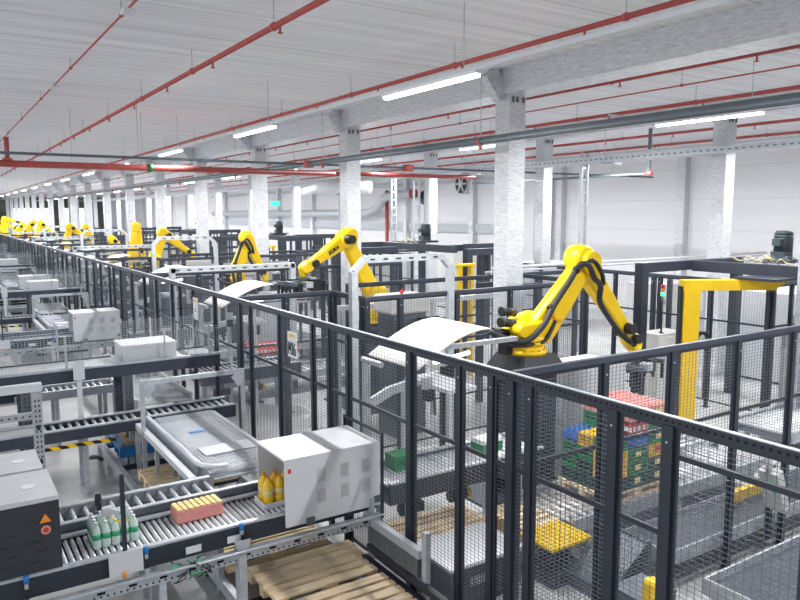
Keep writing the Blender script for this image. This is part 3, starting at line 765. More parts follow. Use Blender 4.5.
bx(-1.5, .06, -.05, .05, 1.6001, 1.69).build('top_bar', 'white', t); bx(-1.5, -.051, -.03, .03, 1.28, 1.36).build('lower_bar', 'galv', t)
b = MB()
for i in range(14): b.box(-1.0+i*.07, -.98+i*.07, -.034, -.0305, 1.31, 1.33)
b.build('hole_pattern', 'charcoal', t)
# underneath clutter
t = L(thing('gear_motor', 'grey gear motor hanging below the stand in the '+CF, 'motor', (.7, 11.3, 1.1)))
bx(-.12, .12, -.1, .1, -.12, .1).build('gearbox', 'motor_grey', t); MB().cyl((.12, 0, 0), (.35, 0, 0), .06).build('motor', 'black', t)
t = L(thing('pallet_track', 'dark pallet track with blue container frame below the conveyors in the '+CF, 'frame', (2.5, 8.6, 0)))
for x in (-.62, .62): bx(x-.03, x+.03, -1.2, 2.6, .22, .3).build('track_rail', 'galv', t)
for y in (-1.0, 0, 1.2, 2.3): bx(-.59, .59, y-.03, y+.03, .2, .26).build('cross_member', 'charcoal', t)
for x in (-.62, .62):
    for y in (-1.1, .9, 2.5): bx(x-.025, x+.025, y-.025, y+.025, 0, .22).build('leg', 'galv', t)
o = L(pallet((2.5, 8.75, .301), 0, 'wooden pallet on the low track below the mesh conveyor in the '+CF))
t = L(thing('plastic_pallet', 'blue plastic pallet with a cardboard sheet on the low track in the '+CF, 'pallet', (2.45, 10.35, .301)))
for y in (-.3, 0, .3): bx(-.5, .5, y-.04, y+.04, 0, .1).build('skid', 'blue', t)
bx(-.5, .5, -.36, .36, .1001, .15).build('deck', 'blue', t); bx(-.4, .4, -.3, .3, .1501, .17).build('cardboard_sheet', 'cardboard', t)
t = L(thing('flex_hose', 'grey corrugated hose arching above the floor in the '+CF, 'hose', (1.55, 10.6, 0)))
MB().tube(smooth([(0, 0, .02), (0.02, .02, .1), (.1, .03, .18), (.2, .03, .18), (.28, .03, .12)]), .03, 8).build('hose_run', 'galv_dark', t)
t = thing('tunnel_surround', 'thin charcoal surround where the white hood meets the front fence', 'surround', (3.545, 6.15, 0))
bx(-.012, .012, -.36, -.335, .62, 1.46).build('upright', 'charcoal', t); bx(-.012, .012, .40, .425, .0, 1.46).build('upright', 'charcoal', t); bx(-.012, .012, -.36, .425, 1.4601, 1.485).build('top_bar', 'charcoal', t)
# near-bay-only goods
bottle_pack('clear bottle pack with green labels on the front conveyor rollers', (1.12, 6.2, ZC+.001), 4, 5, 'clear_film', 'white_bright', 'label_green', .22, .037)
bottle_pack('pack of yellow juice bottles with orange caps entering the white hood', (2.6, 6.18, ZC+.001), 2, 3, 'juice', 'orange', 'cream', .28, .055, tray=True)
t = thing('wrapped_pack', 'pink wrapped pack with yellow top on the front conveyor', 'pack', (1.86, 6.28, ZC+.001), math.radians(2))
bx(-.21, .21, -.1, .1, 0, .115).build('pack_body', 'pink', t, .008)
b = MB()
for i in range(8):
    for j in range(4): b.cyl((-.182+i*.052, -.074+j*.05, .1155), (-.182+i*.052, -.074+j*.05, .128), .023, n=10)
b.build('carton_top_pattern', 'cream', t)
# pallets in front
def pallet_track(o):
    t = thing('pallet_track', 'steel pallet track on the floor in front of the {bay} bay hood', 'frame', (2.75, 5.2, 0)); return t
t = L(thing('pallet_track', 'steel floor track under the bare pallets in the '+CF, 'frame', (2.72, 5.3, 0)))
for x in (-.62, .62): bx(x-.03, x+.03, -1.2, 1.75, .06, .17).build('track_rail', 'galv', t)
for y in (-1.0, -.2, .6, 1.5): bx(-.59, .59, y-.03, y+.03, .05, .12).build('cross_member', 'charcoal', t)
for x in (-.62, .62):
    for y in (-1.0, 0, 1.5): bx(x-.03, x+.03, y-.03, y+.03, 0, .06).build('foot', 'charcoal', t)
pallet((2.82, 5.83, .171), 0, 'bare wooden pallet lying directly below the white hood', 1.08, .68)
pallet((2.80, 5.08, .171), 0, 'bare wooden pallet at the bottom edge, in front of the other')
pallet((2.70, 6.72, .171), 0, 'shaded wooden pallet hidden beneath the front conveyor')
# side rails running toward the camera beside fence
t = L(thing('side_track', 'galvanised side rail beside the pallets along the fence in the '+CF, 'rail', (3.42, 5.3, 0)))
bx(-.03, .03, -.35, .5, .58, .66).build('upper_rail', 'galv', t); bx(-.04, -.03, -.35, .5, .42, .58).build('web', 'galv_dark', t); bx(-.06, -.0, -1.0, .5, .34, .40).build('lower_rail', 'charcoal', t)
for y in (-.42, .52): bx(-.02, .03, y-.03, y+.03, 0, .85).build('post', 'galv', t)
bx(-.12, -.061, -1.2, .5, .19, .30).build('chain_guide', 'charcoal', t)
bx(-.12, -.061, -.2, .0, 0, .19).build('stub', 'charcoal', t)

# copies of the left bay
base = list(LEFT)
for o in base: o['label'] = o['label']
for k in range(1, 5):
    for o in base:
        if k > 2 and o.name.startswith('cable_bundle'): continue
        c = copy_tree(o, None, skip=() if k < 3 else ('hole_pattern', 'hole_pattern', 'hole_pattern', 'slot_pattern', 'vent_grille', 'hole_pattern', 'cable_loop'))
        c.location = o.location+Vector((0, 11.5*k, 0))
        c['label'] = o['label'].replace('{bay}', BAYS[k])
for o in base: o['label'] = o['label'].replace('{bay}', 'nearest')
# goods in farther bays
t = thing('crate', 'dark blue crate with white and red mark on the second bay conveyor', 'crate', (.55, 23.2, ZC+.001))
bx(-.2, .2, -.15, .15, 0, .18).build('crate_body', 'crate_blue', t); bx(-.06, .06, -.152, -.1501, .03, .13).build('crate_mark', 'white_bright', t)
t = thing('red_box', 'small red box on the third bay conveyor at the left edge', 'box', (.5, 28.1, ZC+.001)); bx(-.12, .12, -.1, .1, 0, .16).build('box_body', 'red', t)
# extra intermediate cabinets seen between bays
def cabinet(loc, sz, lab, m='white', vents=True, nm='control_cabinet'):
    x, y, z = sz; t = thing(nm, lab, 'cabinet', loc)
    bx(-x/2, x/2, -y/2, y/2, .05, z).build('body', m, t); bx(-x/2+.02, x/2-.02, -y/2+.02, y/2-.02, 0, .05).build('plinth', 'charcoal', t)
    bx(-x/2-.004, x/2+.004, -y/2-.004, y/2+.004, z+.0001, z+.02).build('top', 'white_bright' if m == 'white' else m, t)
    bx(-x/2+.03, x/2-.03, -y/2-.012, -y/2, .1, z-.04).build('door', m, t)
    bx(x/2-.09, x/2-.07, -y/2-.03, -y/2-.0125, z*.5, z*.5+.12).build('handle', 'black', t)
    if vents:
        v = MB()
        for i in range(5): v.box(-x/2+.1, -x/2+.3, -y/2-.016, -y/2-.0125, z*.7+i*.03, z*.7+.015+i*.03)
        v.build('vent_grille', 'galv_dark', t)
    return t
exec_later = True
# ------------------------------------------------------------------ robots
def robot(lab, base, sh, el, wr, tip, s=1.0, side=-1, grip='clamp', txt=False, grip_rz=0, ped=True, hose=True):
    B = Vector(base); t = thing('industrial_robot', lab, 'robot', B)
    sh = Vector(sh)-B; el = Vector(el)-B; wr = Vector(wr)-B; tip = Vector(tip)-B
    hv = Vector((wr.x-sh.x, wr.y-sh.y, 0)); 
    if hv.length < .05: hv = Vector((1, 0, 0))
    hv.normalize(); nv = Vector((hv.y, -hv.x, 0))*side   # nv points to the motor/hose side
    # base
    MB().lathe((0, 0, 0), [(.27*s, 0), (.27*s, .05*s), (.23*s, .06*s), (.22*s, .12*s), (.25*s, .13*s), (.25*s, .17*s)], 28).build('base', 'yellow', t)
    b = MB()
    for i in range(16):
        a = i*PI/8; b.cyl((.25*s*math.cos(a), .25*s*math.sin(a), .051*s), (.25*s*math.cos(a), .25*s*math.sin(a), .08*s), .014*s, n=6)
    b.build('bolt', 'yellow_dull', t)
    # carousel: saddle with shoulder housing
    b = MB(); b.lathe((0, 0, .171*s), [(.24*s, 0), (.25*s, .04*s), (.2*s, .09*s), (.15*s, .1*s)], 24)
    b.capsule((0, 0, .26*s), .2*s, sh, .2*s, .26*s, nv, off=-.15*s, n=14, bev=.18)
    b.capsule(-hv*.2*s+Vector((0, 0, .32*s)), .09*s, sh+hv*.05*s, .12*s, .22*s, nv, off=.08*s, n=8)
    b.build('carousel', 'yellow', t)
    MB().cyl(sh-nv*.26*s, sh-nv*.34*s, .17*s, .14*s, n=18).build('shoulder_cap', 'yellow', t)
    # link arm
    d = (el-sh).normalized()
    b = MB(); b.capsule(sh, .215*s, el-d*.05, .14*s, .17*s, nv, off=.03*s, n=14, bev=.16)
    b.capsule(sh+d*.32*s, .15*s, el-d*.3*s, .10*s, .04*s, nv, off=.145*s, n=8)
    b.build('link_arm', 'yellow', t)
    # elbow housing
    f = (wr-el).normalized()
    b = MB(); b.capsule(el-f*.06*s, .19*s, el+f*.14*s, .17*s, .30*s, nv, off=-.03*s, n=14, bev=.22)
    b.cyl(el+nv*.12*s, el+nv*.2*s, .17*s, .15*s, n=18)
    b.build('elbow', 'yellow', t)
    b = MB().cyl(el+f*.16*s+Vector((0, 0, .04*s))-nv*.12*s, el+f*.16*s+Vector((0, 0, .04*s))-nv*.36*s, .105*s, .09*s, n=16); b.build('elbow_motor', 'black', t)
    # forearm
    b = MB(); b.capsule(el+f*.15*s, .165*s, el.lerp(wr, .62), .11*s, .2*s, nv, off=-.03*s, n=12, bev=.25)
    b.capsule(el.lerp(wr, .58), .105*s, wr, .09*s, .17*s, nv, off=-.03*s, n=12, bev=.25)
    b.build('forearm', 'yellow', t)
    b = MB().cyl(el.lerp(wr, .86)+nv*.06*s, el.lerp(wr, .86)+nv*.18*s, .085*s, .075*s, n=14).cyl(wr+nv*.05*s, wr+nv*.17*s, .07*s, n=12).cyl(el.lerp(wr, .93)-nv*.06*s, el.lerp(wr, .93)-nv*.2*s, .085*s, .075*s, n=14); b.build('wrist_motor', 'black', t)
    # wrist
    w2 = (tip-wr)
    b = MB(); b.capsule(wr+f*.02, .11*s, wr+f*.16*s, .10*s, .2*s, nv, off=-.03*s, n=10); b.cyl(wr+f*.16*s, wr+f*.16*s+Vector((0, 0, -.17*s)), .09*s, .075*s, n=14); b.build('wrist', 'yellow', t)
    wt = wr+f*.16*s+Vector((0, 0, -.171*s))
    # motors on the carousel
    back = -hv
    mt = MB()
    for i, (q, zz) in enumerate(((.2, .40), (.26, .27), (.1, .52))):
        a = back*q*s+Vector((0, 0, zz*s))-nv*(.02+.05*i)*s; mt.cyl(a, a+back*.2*s+Vector((0, 0, .03)), .055*s, n=12).cyl(a+back*.2*s+Vector((0, 0, .03)), a+back*.24*s+Vector((0, 0, .03)), .064*s, n=12)
    mt.build('drive_motor', 'black', t)
    bx0 = back*.36*s+Vector((0, 0, .02*s)); MB().bar(bx0, bx0+Vector((0, 0, .2*s)), .12*s, .14*s, tuple(nv)).build('junction_box', 'black', t)
    # hose package
    if hose:
        o1 = nv*.17*s; e = (back-d*back.dot(d)).normalized(); g = (back-f*back.dot(f)).normalized()
        P = [back*.62*s+Vector((0, 0, .34*s)), back*.45*s+Vector((0, 0, .24*s))+o1*.8, back*.2*s+Vector((0, 0, .2*s))+o1*1.2, sh-d*.05+o1*1.2+e*.14*s, sh.lerp(el, .25)+o1+e*.15*s, sh.lerp(el, .6)+o1*.9+e*.14*s, sh.lerp(el, .84)+o1*.9+e*.15*s, el-d*.10*s+o1*1.25+e*.06*s, el-d*.14*s+f*.14*s+o1*1.25, el+f*.34*s+o1*1.1+g*.1*s, el.lerp(wr, .36)+o1*.7+g*.2*s, el.lerp(wr, .6)+o1*.5+g*.19*s, el.lerp(wr, .84)+o1*.5+g*.16*s, wr+o1*.5+g*.06+f*.06]
        MB().tube(smooth(P), .04*s, 9).build('hose_package', 'rubber', t)
        P2 = [back*.55*s+Vector((0, 0, .28*s)), back*.4*s+Vector((0, 0, .16*s))+o1*.8, Vector((0, 0, .16*s))+o1*1.3, sh-d*.12+o1*1.25+hv*.02, sh.lerp(el, .12)+o1*1.1]
        MB().tube(smooth(P2), .03*s, 8).build('second_hose', 'rubber', t)
        P3 = [sh.lerp(el, .8)+o1*.9+e*.14*s, el+o1*1.2+e*.05*s, el+f*.2*s+o1*1.3, el+f*.36*s+o1*1.1-d*.05]
        MB().tube(smooth(P3), .03*s, 8).build('elbow_hose', 'rubber', t)
        b = MB()
        for fr in (.2, .78): c = sh.lerp(el, fr)+o1*.9+e*.15*s; b.cyl(c-d*.025, c+d*.025, .055*s, n=10)
        b.build('hose_clamp', 'black', t)
    if txt:
        c = el.lerp(wr, .46)+nv*0; n3 = nv*txt
        xd = f if f.x > 0 else -f
        zd = n3; yd = zd.cross(xd)
        if yd.z < 0: xd = -xd; yd = -yd
        m4 = Matrix((xd, yd, zd)).transposed().to_4x4(); off = (-.03*s if txt < 0 else 0)
        m4.translation = c+n3*(.122*s+(.03*s if txt < 0 else -.03*s))
        text('KUKA', 'lettering', .1, m4, 'text_black', t, .002)
    # gripper (held tool: bolted to the wrist)
    g = bpy.data.objects.new('gripper', None); 
    b = MB()
    R = Matrix.Rotation(grip_rz, 3, 'Z')
    def rb(x0, x1, y0, y1, z0, z1, q=b):
        vs0 = len(q.bm.verts); q.box(x0, x1, y0, y1, z0, z1); q.bm.verts.ensure_lookup_table()
        for v in list(q.bm.verts)[vs0:]: v.co = R@v.co+wt
    rb(-.1*s, .1*s, -.1*s, .1*s, -.05, 0); rb(-.42*s, .42*s, -.05, .05, -.14, -.05); rb(-.42*s, -.36*s, -.3*s, .3*s, -.12, -.06); rb(.36*s, .42*s, -.3*s, .3*s, -.12, -.06)
    o = b.build('gripper_frame', 'galv_dark', t)
    b = MB()
    for xx in (-.44, .40):
        for j in range(5): rb(xx*s, (xx+.04)*s, (-.28+j*.13)*s, (-.24+j*.13)*s, -.36*s, -.12, b)
    rb(-.2*s, -.05*s, .06, .2, -.2, -.03, b); rb(.05*s, .25*s, -.22, -.06, -.22, -.03, b); rb(-.3*s, -.18*s, -.2, -.07, -.24, -.08, b)
    b.build('finger_frame', 'black', o)
    b = MB(); rb(.27*s, .35*s, .02, .2, -.2, -.02, b); rb(-.15*s, .02*s, -.26, -.12, -.16, -.06, b); b.build('gripper_valve', 'galv', o)
    return t
def pedestal(x, y, z, lab, w=.62):
    t = thing('robot_pedestal', lab, 'pedestal', (x, y, 0))
    b = MB(); k = w
    k *= .56; lo = [(-k, -k), (k, -k), (k, k), (-k, k)]; hi = [(-.26, -.26), (.26, -.26), (.26, .26), (-.26, .26)]
    v0 = [b.bm.verts.new((p[0], p[1], z-.2)) for p in lo]; v1 = [b.bm.verts.new((p[0], p[1], z)) for p in hi]
    for i in range(4): b.bm.faces.new((v0[i], v0[(i+1) % 4], v1[(i+1) % 4], v1[i]))
    b.bm.faces.new(v1); b.bm.faces.new(v0[::-1])
    b.build('tapered_top', 'rubber', t)
    bx(-.27, .27, -.27, .27, .03, z-.2001).build('pillar', 'charcoal', t); bx(-.7, .7, -.7, .7, 0, .03).build('foot_plate', 'charcoal', t)
    g = MB()
    for s in (-1, 1):
        g.box(s*.16-.06, s*.16+.06, -k+.0, -k+.12, z-.185, z-.1)
    g.build('pocket', 'black_void', t)
    return t
RB = [
 dict(lab='big yellow robot reaching down to the right, largest of all robots', base=(6.16, 6.6, 1.86), sh=(6.38, 6.6, 2.16), el=(7.13, 6.6, 2.96), wr=(8.12, 6.6, 1.86), tip=(8.5, 6.6, 1.6), s=.96, side=1, grip_rz=.3),
 dict(lab='yellow robot reaching out left before the second near column', base=(6.89, 11.6, 1.55), sh=(6.92, 11.6, 2.1), el=(6.30, 11.5, 3.16), wr=(5.38, 11.2, 2.72), tip=(5.1, 11, 2.4), s=.84, side=1, grip_rz=.2, hose=False),
 dict(lab='yellow robot with black hoses before the third near column', base=(6.5, 17.5, 1.68), sh=(6.42, 17.5, 2.15), el=(6.72, 17.5, 2.95), wr=(7.08, 17.4, 2.12), tip=(7.2, 17.2, 1.8), s=.9, side=1),
 dict(lab='yellow robot folded like a roof before the fourth near column', base=(5.85, 23, 1.7), sh=(5.78, 23, 2.2), el=(6.1, 23, 2.98), wr=(6.9, 23, 2.36), tip=(7.3, 22.6, 2.), s=.85, side=-1, grip_rz=.1, hose=False),
 dict(lab='yellow robot standing upright behind the roof-shaped one', base=(6.4, 28.2, 1.6), sh=(6.3, 28.2, 2.1), el=(6.48, 28.2, 3.08), wr=(6.62, 28.1, 2.2), tip=(6.9, 28, 1.8), s=.9, side=1, hose=False),
 dict(lab='yellow robot leaning left, with another bent robot just behind it', base=(5.6, 39.4, 1.6), sh=(5.6, 39.4, 2.1), el=(5.86, 39.4, 2.95), wr=(6.7, 39.4, 2.3), tip=(7.5, 39.2, 1.8), s=.9, side=-1, hose=False),
 dict(lab='yellow robot hanging its forearm, just right of the leaning one', base=(7.8, 44, 1.5), sh=(7.7, 44, 2.0), el=(7.35, 44, 2.82), wr=(7.5, 44, 2.1), tip=(8.5, 39.2, 1.8), s=.95, side=1, hose=False),
 dict(lab='yellow robot like an inverted V in the distance', base=(5.7, 51.5, 1.6), sh=(5.6, 51.5, 2.1), el=(5.95, 51.5, 3.0), wr=(6.7, 51.5, 2.3), tip=(7.7, 51.5, 1.7), s=.95, side=-1, hose=False),
 dict(lab='small yellow robot just left of the inverted V', base=(5.5, 54.5, 1.6), sh=(5.45, 54.5, 2.1), el=(5.75, 54.5, 2.98), wr=(5.2, 54.4, 2.4), tip=(4.8, 53.4, 2.), s=.95, side=1, hose=False),
 dict(lab='small yellow robot nearly hidden, left of the upright robot', base=(6.2, 31.5, 1.5), sh=(6.2, 31.5, 1.9), el=(6.25, 31.5, 2.55), wr=(6.7, 31.5, 2.1), tip=(6.9, 31, 1.8), s=.8, side=-1, hose=False),
 dict(lab='far yellow robot stretched flat to the right above a low one', base=(5.2, 68, 1.6), sh=(5.1, 68, 2.2), el=(5.2, 68, 3.2), wr=(6.2, 68, 2.95), tip=(7.1, 68, 2.3), s=1.1, side=1, hose=False),
 dict(lab='far yellow robot bent low under the stretched one', base=(5.7, 62, 1.5), sh=(5.5, 62, 2.0), el=(5.9, 62, 2.75), wr=(5.0, 62, 2.0), tip=(5, 62, 1.6), s=1.0, side=1, hose=False),
 dict(lab='farthest yellow robot, cut by the edge of the photo', base=(5.6, 76, 1.5), sh=(5.4, 76, 2.1), el=(5.7, 76, 2.9), wr=(6.6, 76, 2.2), tip=(7.3, 76, 1.8), s=1.15, side=-1, hose=False),
]
for i, r in enumerate(RB):
    d = dict(r)
    if i == 1: d['txt'] = -1
    robot(**d)
    pedestal(r['base'][0], r['base'][1], r['base'][2], 'dark tapered pedestal under the %s' % r['lab'].split(',')[0].split(' above')[0], .62 if i else .66)
# ------------------------------------------------------------------ right cells
def sheet_chute(o, lab):
    t = thing('curved_cover', lab, 'cover', (4.65, 6.5+o, 0))
    b = MB(); P = []
    n = 14
    for i in range(n+1):
        u = i/n; x = -.55+u*.97
        z = 2.0+.35*math.sin(u*PI*.53)
        P.append((x, z))
    rows = []
    for yy_ in (-.5, .5):
        rows.append([(b.bm.verts.new((x, yy_, z)), b.bm.verts.new((x, yy_, z-.012))) for x, z in P])
    for i in range(n):
        a, c = rows[0][i], rows[0][i+1]; e, g = rows[1][i], rows[1][i+1]
        for q in ((a[0], c[0], g[0], e[0]), (a[1], e[1], g[1], c[1]), (a[0], a[1], c[1], c[0]), (e[0], g[0], g[1], e[1])):
            f = b.bm.faces.new(q); f.smooth = True
    b.bm.faces.new((rows[0][0][0], rows[1][0][0], rows[1][0][1], rows[0][0][1])); b.bm.faces.new((rows[0][n][0], rows[0][n][1], rows[1][n][1], rows[1][n][0]))
    b.build('sheet', 'sheet', t)
    # white support frame
    f = MB()
    y = .42
    f.box(-.66, -.59, y-.035, y+.035, 0, 1.93); f.box(-.14, -.08, y-.03, y+.03, 0, 1.64); f.box(.05, .09, -.44, -.40, 0, 2.0); f.box(-.10, .3, -.42, .42, 1.66, 1.70)
    f.bar((-.59, y, 1.44), (-.30, y, 1.56), .05, .11); f.bar((-.30, y, 1.56), (.38, y, 1.66), .05, .10)
    f.build('support_frame', 'white', t)
    l = MB().cyl((-.2, -.3, 2.0), (.28, -.3, 2.06), .022).cyl((-.2, .3, 2.0), (.28, .3, 2.06), .022); l.build('work_lamp', 'work_lamp', t)
    MB().cyl((-.62, .1, 1.95), (-.62, .5, 1.95), .035).build('front_roller', 'galv', t)
    bx(.0, 1.0, -.3, -.24, 2.12, 2.17).build('outrigger', 'galv', t)
    bx(-.46, -.38, -.55, -.46, 1.66, 1.78).build('camera_unit', 'black', t); bx(-.48, -.36, -.5, -.46, 1.78, 1.9).build('camera_mount', 'galv', t)
    return t
def case(lab, loc, kind, rz=0, group=None):
    key = ('case', kind)
    if key in _panel_cache:
        o = copy_tree(_panel_cache[key]); o.location = loc; o['label'] = lab; o['group'] = group; return o
    t = thing('bottle_case', lab, 'case', loc, rz, group); a, b_, h = .155, .11, .15
    col = {'g': 'crate_green', 'y': 'crate_yellow', 'd': 'crate_dark', 'r': 'crate_red', 'b': 'crate_blue', 'p': 'pink', 'w': 'beige_box'}[kind]
    if kind == 'p':
        bx(-a, a, -b_, b_, 0, h-.012).build('wrapped_body', col, t, .008)
        q = MB()
        for i in range(4):
            for j in range(3): q.cyl((-.115+i*.077, -.073+j*.073, h-.012), (-.115+i*.077, -.073+j*.073, h), .028, n=8)
        q.build('top_pattern', col, t); bx(-.06, .06, -b_-.002, -b_, .04, .1).build('printed_panel', 'cream', t)
    elif kind in 'gyd':
        b = MB(); b.box(-a, a, -b_, b_, 0, .03)
        for zz in (.04, .085, .125): b.box(-a, a, -b_, b_, zz, zz+.022)
        for sx in (-1, 1):
            for sy in (-1, 1): b.box(sx*a-(.03 if sx > 0 else 0), sx*a+(0 if sx > 0 else .03), sy*b_-(.02 if sy > 0 else 0), sy*b_+(0 if sy > 0 else .02), 0, h)
        b.build('crate_shell', col, t)
        bx(-.05, .05, -b_-.001, -b_-.0001, .05, .11).build('printed_panel', 'cream' if kind != 'y' else 'crate_red', t)
        q = MB()
        for i in range(4):
            for j in range(3): q.cyl((-.105+i*.07, -.07+j*.07, .03), (-.105+i*.07, -.07+j*.07, h-.005), .026, n=8)
        q.build('bottles', 'crate_dark' if kind != 'y' else 'juice', t)
    else:
        q = MB()
        for i in range(4):
            for j in range(3): q.lathe((-.115+i*.077, -.073+j*.073, 0), [(.034, 0), (.037, .02), (.037, h*.62), (.02, h*.85), (.014, h)], 10)
        q.build('bottles', col, t)
        bx(-a+.004, a-.004, -b_+.004, b_-.004, .04, .09).build('film_band', 'white_bright' if kind != 'b' else 'crate_blue', t)
    _panel_cache[key] = t
    return t
def loaded_pallet(x, y, z, rows, lab, nx=3, ny=3, group='cases stacked on the pallets'):
    pallet((x, y, z), 0, 'wooden pallet under the %s' % lab, 1.04, .72)
    for li, ks in enumerate(rows):
        for i in range(nx):
            for j in range(ny):
                if li > 3 and i == 0 and len(rows) > 4: continue
                kd = ks[(i*2+j+li) % len(ks)]
                cn = {'g': 'green crate', 'y': 'yellow crate', 'd': 'dark green crate', 'r': 'red bottle pack', 'b': 'blue bottle pack', 'p': 'pink bottle pack', 'w': 'clear bottle pack'}[kd]
                case('%s, %s layer up, %s from left, %s row back, %s' % (cn, ORD[li], ORD[i], ORD[j], lab), (x-.33+i*.33, y-.24+j*.235, z+.127+li*.152), kd, 0, 'bottle cases on the %s' % lab)
def stack_light(x, y, z, lab, h=.7):
    t = thing('stack_light', lab, 'signal light', (x, y, z))
    MB().cyl((0, 0, 0), (0, 0, h), .016).cyl((0, 0, 0), (0, 0, .02), .04).build('pole', 'black', t)
    MB().cyl((0, 0, h), (0, 0, h+.07), .035).build('green_lamp', 'green_led', t); MB().cyl((0, 0, h+.071), (0, 0, h+.14), .035).build('amber_lamp', 'orange', t); MB().cyl((0, 0, h+.141), (0, 0, h+.21), .035).build('red_lamp', 'red', t)
def portal(o, bn):
    t = thing('portal_gantry', 'dark steel portal gantry of the %s' % bn, 'gantry', (0, o, 0))
    z = 2.72; w = .17
    for q in ((10.35, 10.35+w, 8.2, 8.2+w), (13.2, 13.37, 8.2, 8.37), (13.2, 13.37, 5.0, 5.17)): bx(*q, 0, z-.17).build('post', 'charcoal', t)
    bx(10.35, 11.9, 8.2, 8.2+w, z-.169, z).build('rear_beam', 'charcoal', t)
    bx(11.72, 11.9, 4.6, 8.199, z-.19, z).build('long_beam', 'charcoal', t); bx(11.901, 13.37, 8.2, 8.37, z-.169, z).build('side_beam', 'charcoal', t)
    bx(11.901, 13.37, 5.0, 5.17, z-.169, z).build('front_beam', 'charcoal', t)
    bx(11.0, 11.719, 6.2, 6.9, z-.21, z-.17).build('under_plate', 'charcoal', t)
    # motor
    m = thing('lift_motor', 'grey finned motor standing on the portal of the %s' % bn, 'motor', (12.5, 6.95+o, z))
    bx(-.34, .34, -.18, .18, 0, .06).build('base_plate', 'charcoal', m); bx(-.18, .1, -.12, .12, .06, .2).build('gearbox', 'motor_grey', m)
    MB().cyl((.0, 0, .2), (.0, 0, .5), .15, n=16).build('motor_body', 'motor_grey', m)
    b = MB()
    for i in range(7): b.cyl((0, 0, .22+i*.038), (0, 0, .232+i*.038), .165, n=16)
    b.build('fin_ribs', 'charcoal', m); MB().cyl((0, 0, .5), (0, 0, .56), .16, .12, n=16).build('fan_cover', 'motor_grey', m); bx(-.24, -.16, -.07, .07, .3, .42).build('terminal_box', 'motor_grey', m)
    bx(-.5, -.0, .19, .3, 0, .0).build('x', 'charcoal', m) if 0 else None
    c = thing('cable_bundle', 'loose cable loops lying on the portal beam of the %s' % bn, 'cables', (11.81, 6.6+o, z))
    rr = random.Random(5); 
    for m_, n_ in (('pipe_grey', 6), ('cream', 2)):
        b = MB()
        for i in range(n_):
            y0 = rr.uniform(-.9, .3); P = [(rr.uniform(-.05, .05), y0+j*.12, .012+abs(math.sin(j*1.1+i))*rr.uniform(.03, .16)) for j in range(7)]
            b.tube(smooth(P, 3), .006, 5)
        b.build('cable_loop', m_, c)
def yellow_lift(x, y, lab, h=2.5, arm=1.5, rz=-.55):
    t = thing('lift_mast', lab, 'lift', (x, y, 0), rz)
    bx(-.13, .13, -.11, .11, .02, h-.17).build('mast', 'yellow_dull', t); bx(-.3, .3, -.25, .25, 0, .02).build('foot_plate', 'charcoal', t)
    b = MB(); v0 = [(-.14, h-.17), (arm-.15, h-.17), (arm+.12, h), (-.14, h)]
    A_ = [b.bm.verts.new((p[0], -.11, p[1]+.001)) for p in v0]; B_ = [b.bm.verts.new((p[0], .11, p[1]+.001)) for p in v0]
    b.bm.faces.new(A_); b.bm.faces.new(B_[::-1])
    for i in range(4): b.bm.faces.new((A_[i], B_[i], B_[(i+1) % 4], A_[(i+1) % 4]))
    b.build('arm', 'yellow_dull', t)
    bx(-.18, -.131, -.06, .06, .1, h-.1).build('guide_rail', 'charcoal', t)
    bx(.131, .18, -.1, .08, h-.5, h-.2).build('sensor_box', 'white', t)
    b = MB()
    for i in range(22): b.box(.30, .36, -.05, .05, .5+i*.045, .535+i*.045)
    for i in range(8): a = i*PI/7; b.box(.23+.1*math.cos(a)-.02, .23+.1*math.cos(a)+.04, -.05, .05, 1.5+.1*math.sin(a), 1.535+.1*math.sin(a))
    b.build('cable_chain', 'black', t)
    return t
def galv_gate(loc, w, h, lab, ch=.2, rz=0, slots=True):
    t = thing('galvanised_arch', lab, 'frame', loc, rz)
    q = .1
    bx(0, q, -.05, .05, 0, h-ch).build('upright', 'galv', t); bx(w-q, w, -.05, .05, 0, h-ch).build('upright', 'galv', t)
    MB().bar((q/2, 0, h-ch), (ch, 0, h-q/2), .08, .09, (0, 1, 0)).build('corner_brace', 'galv', t); MB().bar((w-q/2, 0, h-ch), (w-ch, 0, h-q/2), .08, .09, (0, 1, 0)).build('corner_brace', 'galv', t)
    bx(ch, w-ch, -.05, .05, h-q, h).build('crossbar', 'galv', t)
    b = MB()
    for i in range(int((w-2*ch)/.22)): b.box(ch+.08+i*.22, ch+.16+i*.22, -.054, -.0501, h-q*.65, h-q*.4)
    b.build('slot_pattern', 'charcoal', t)
    return t
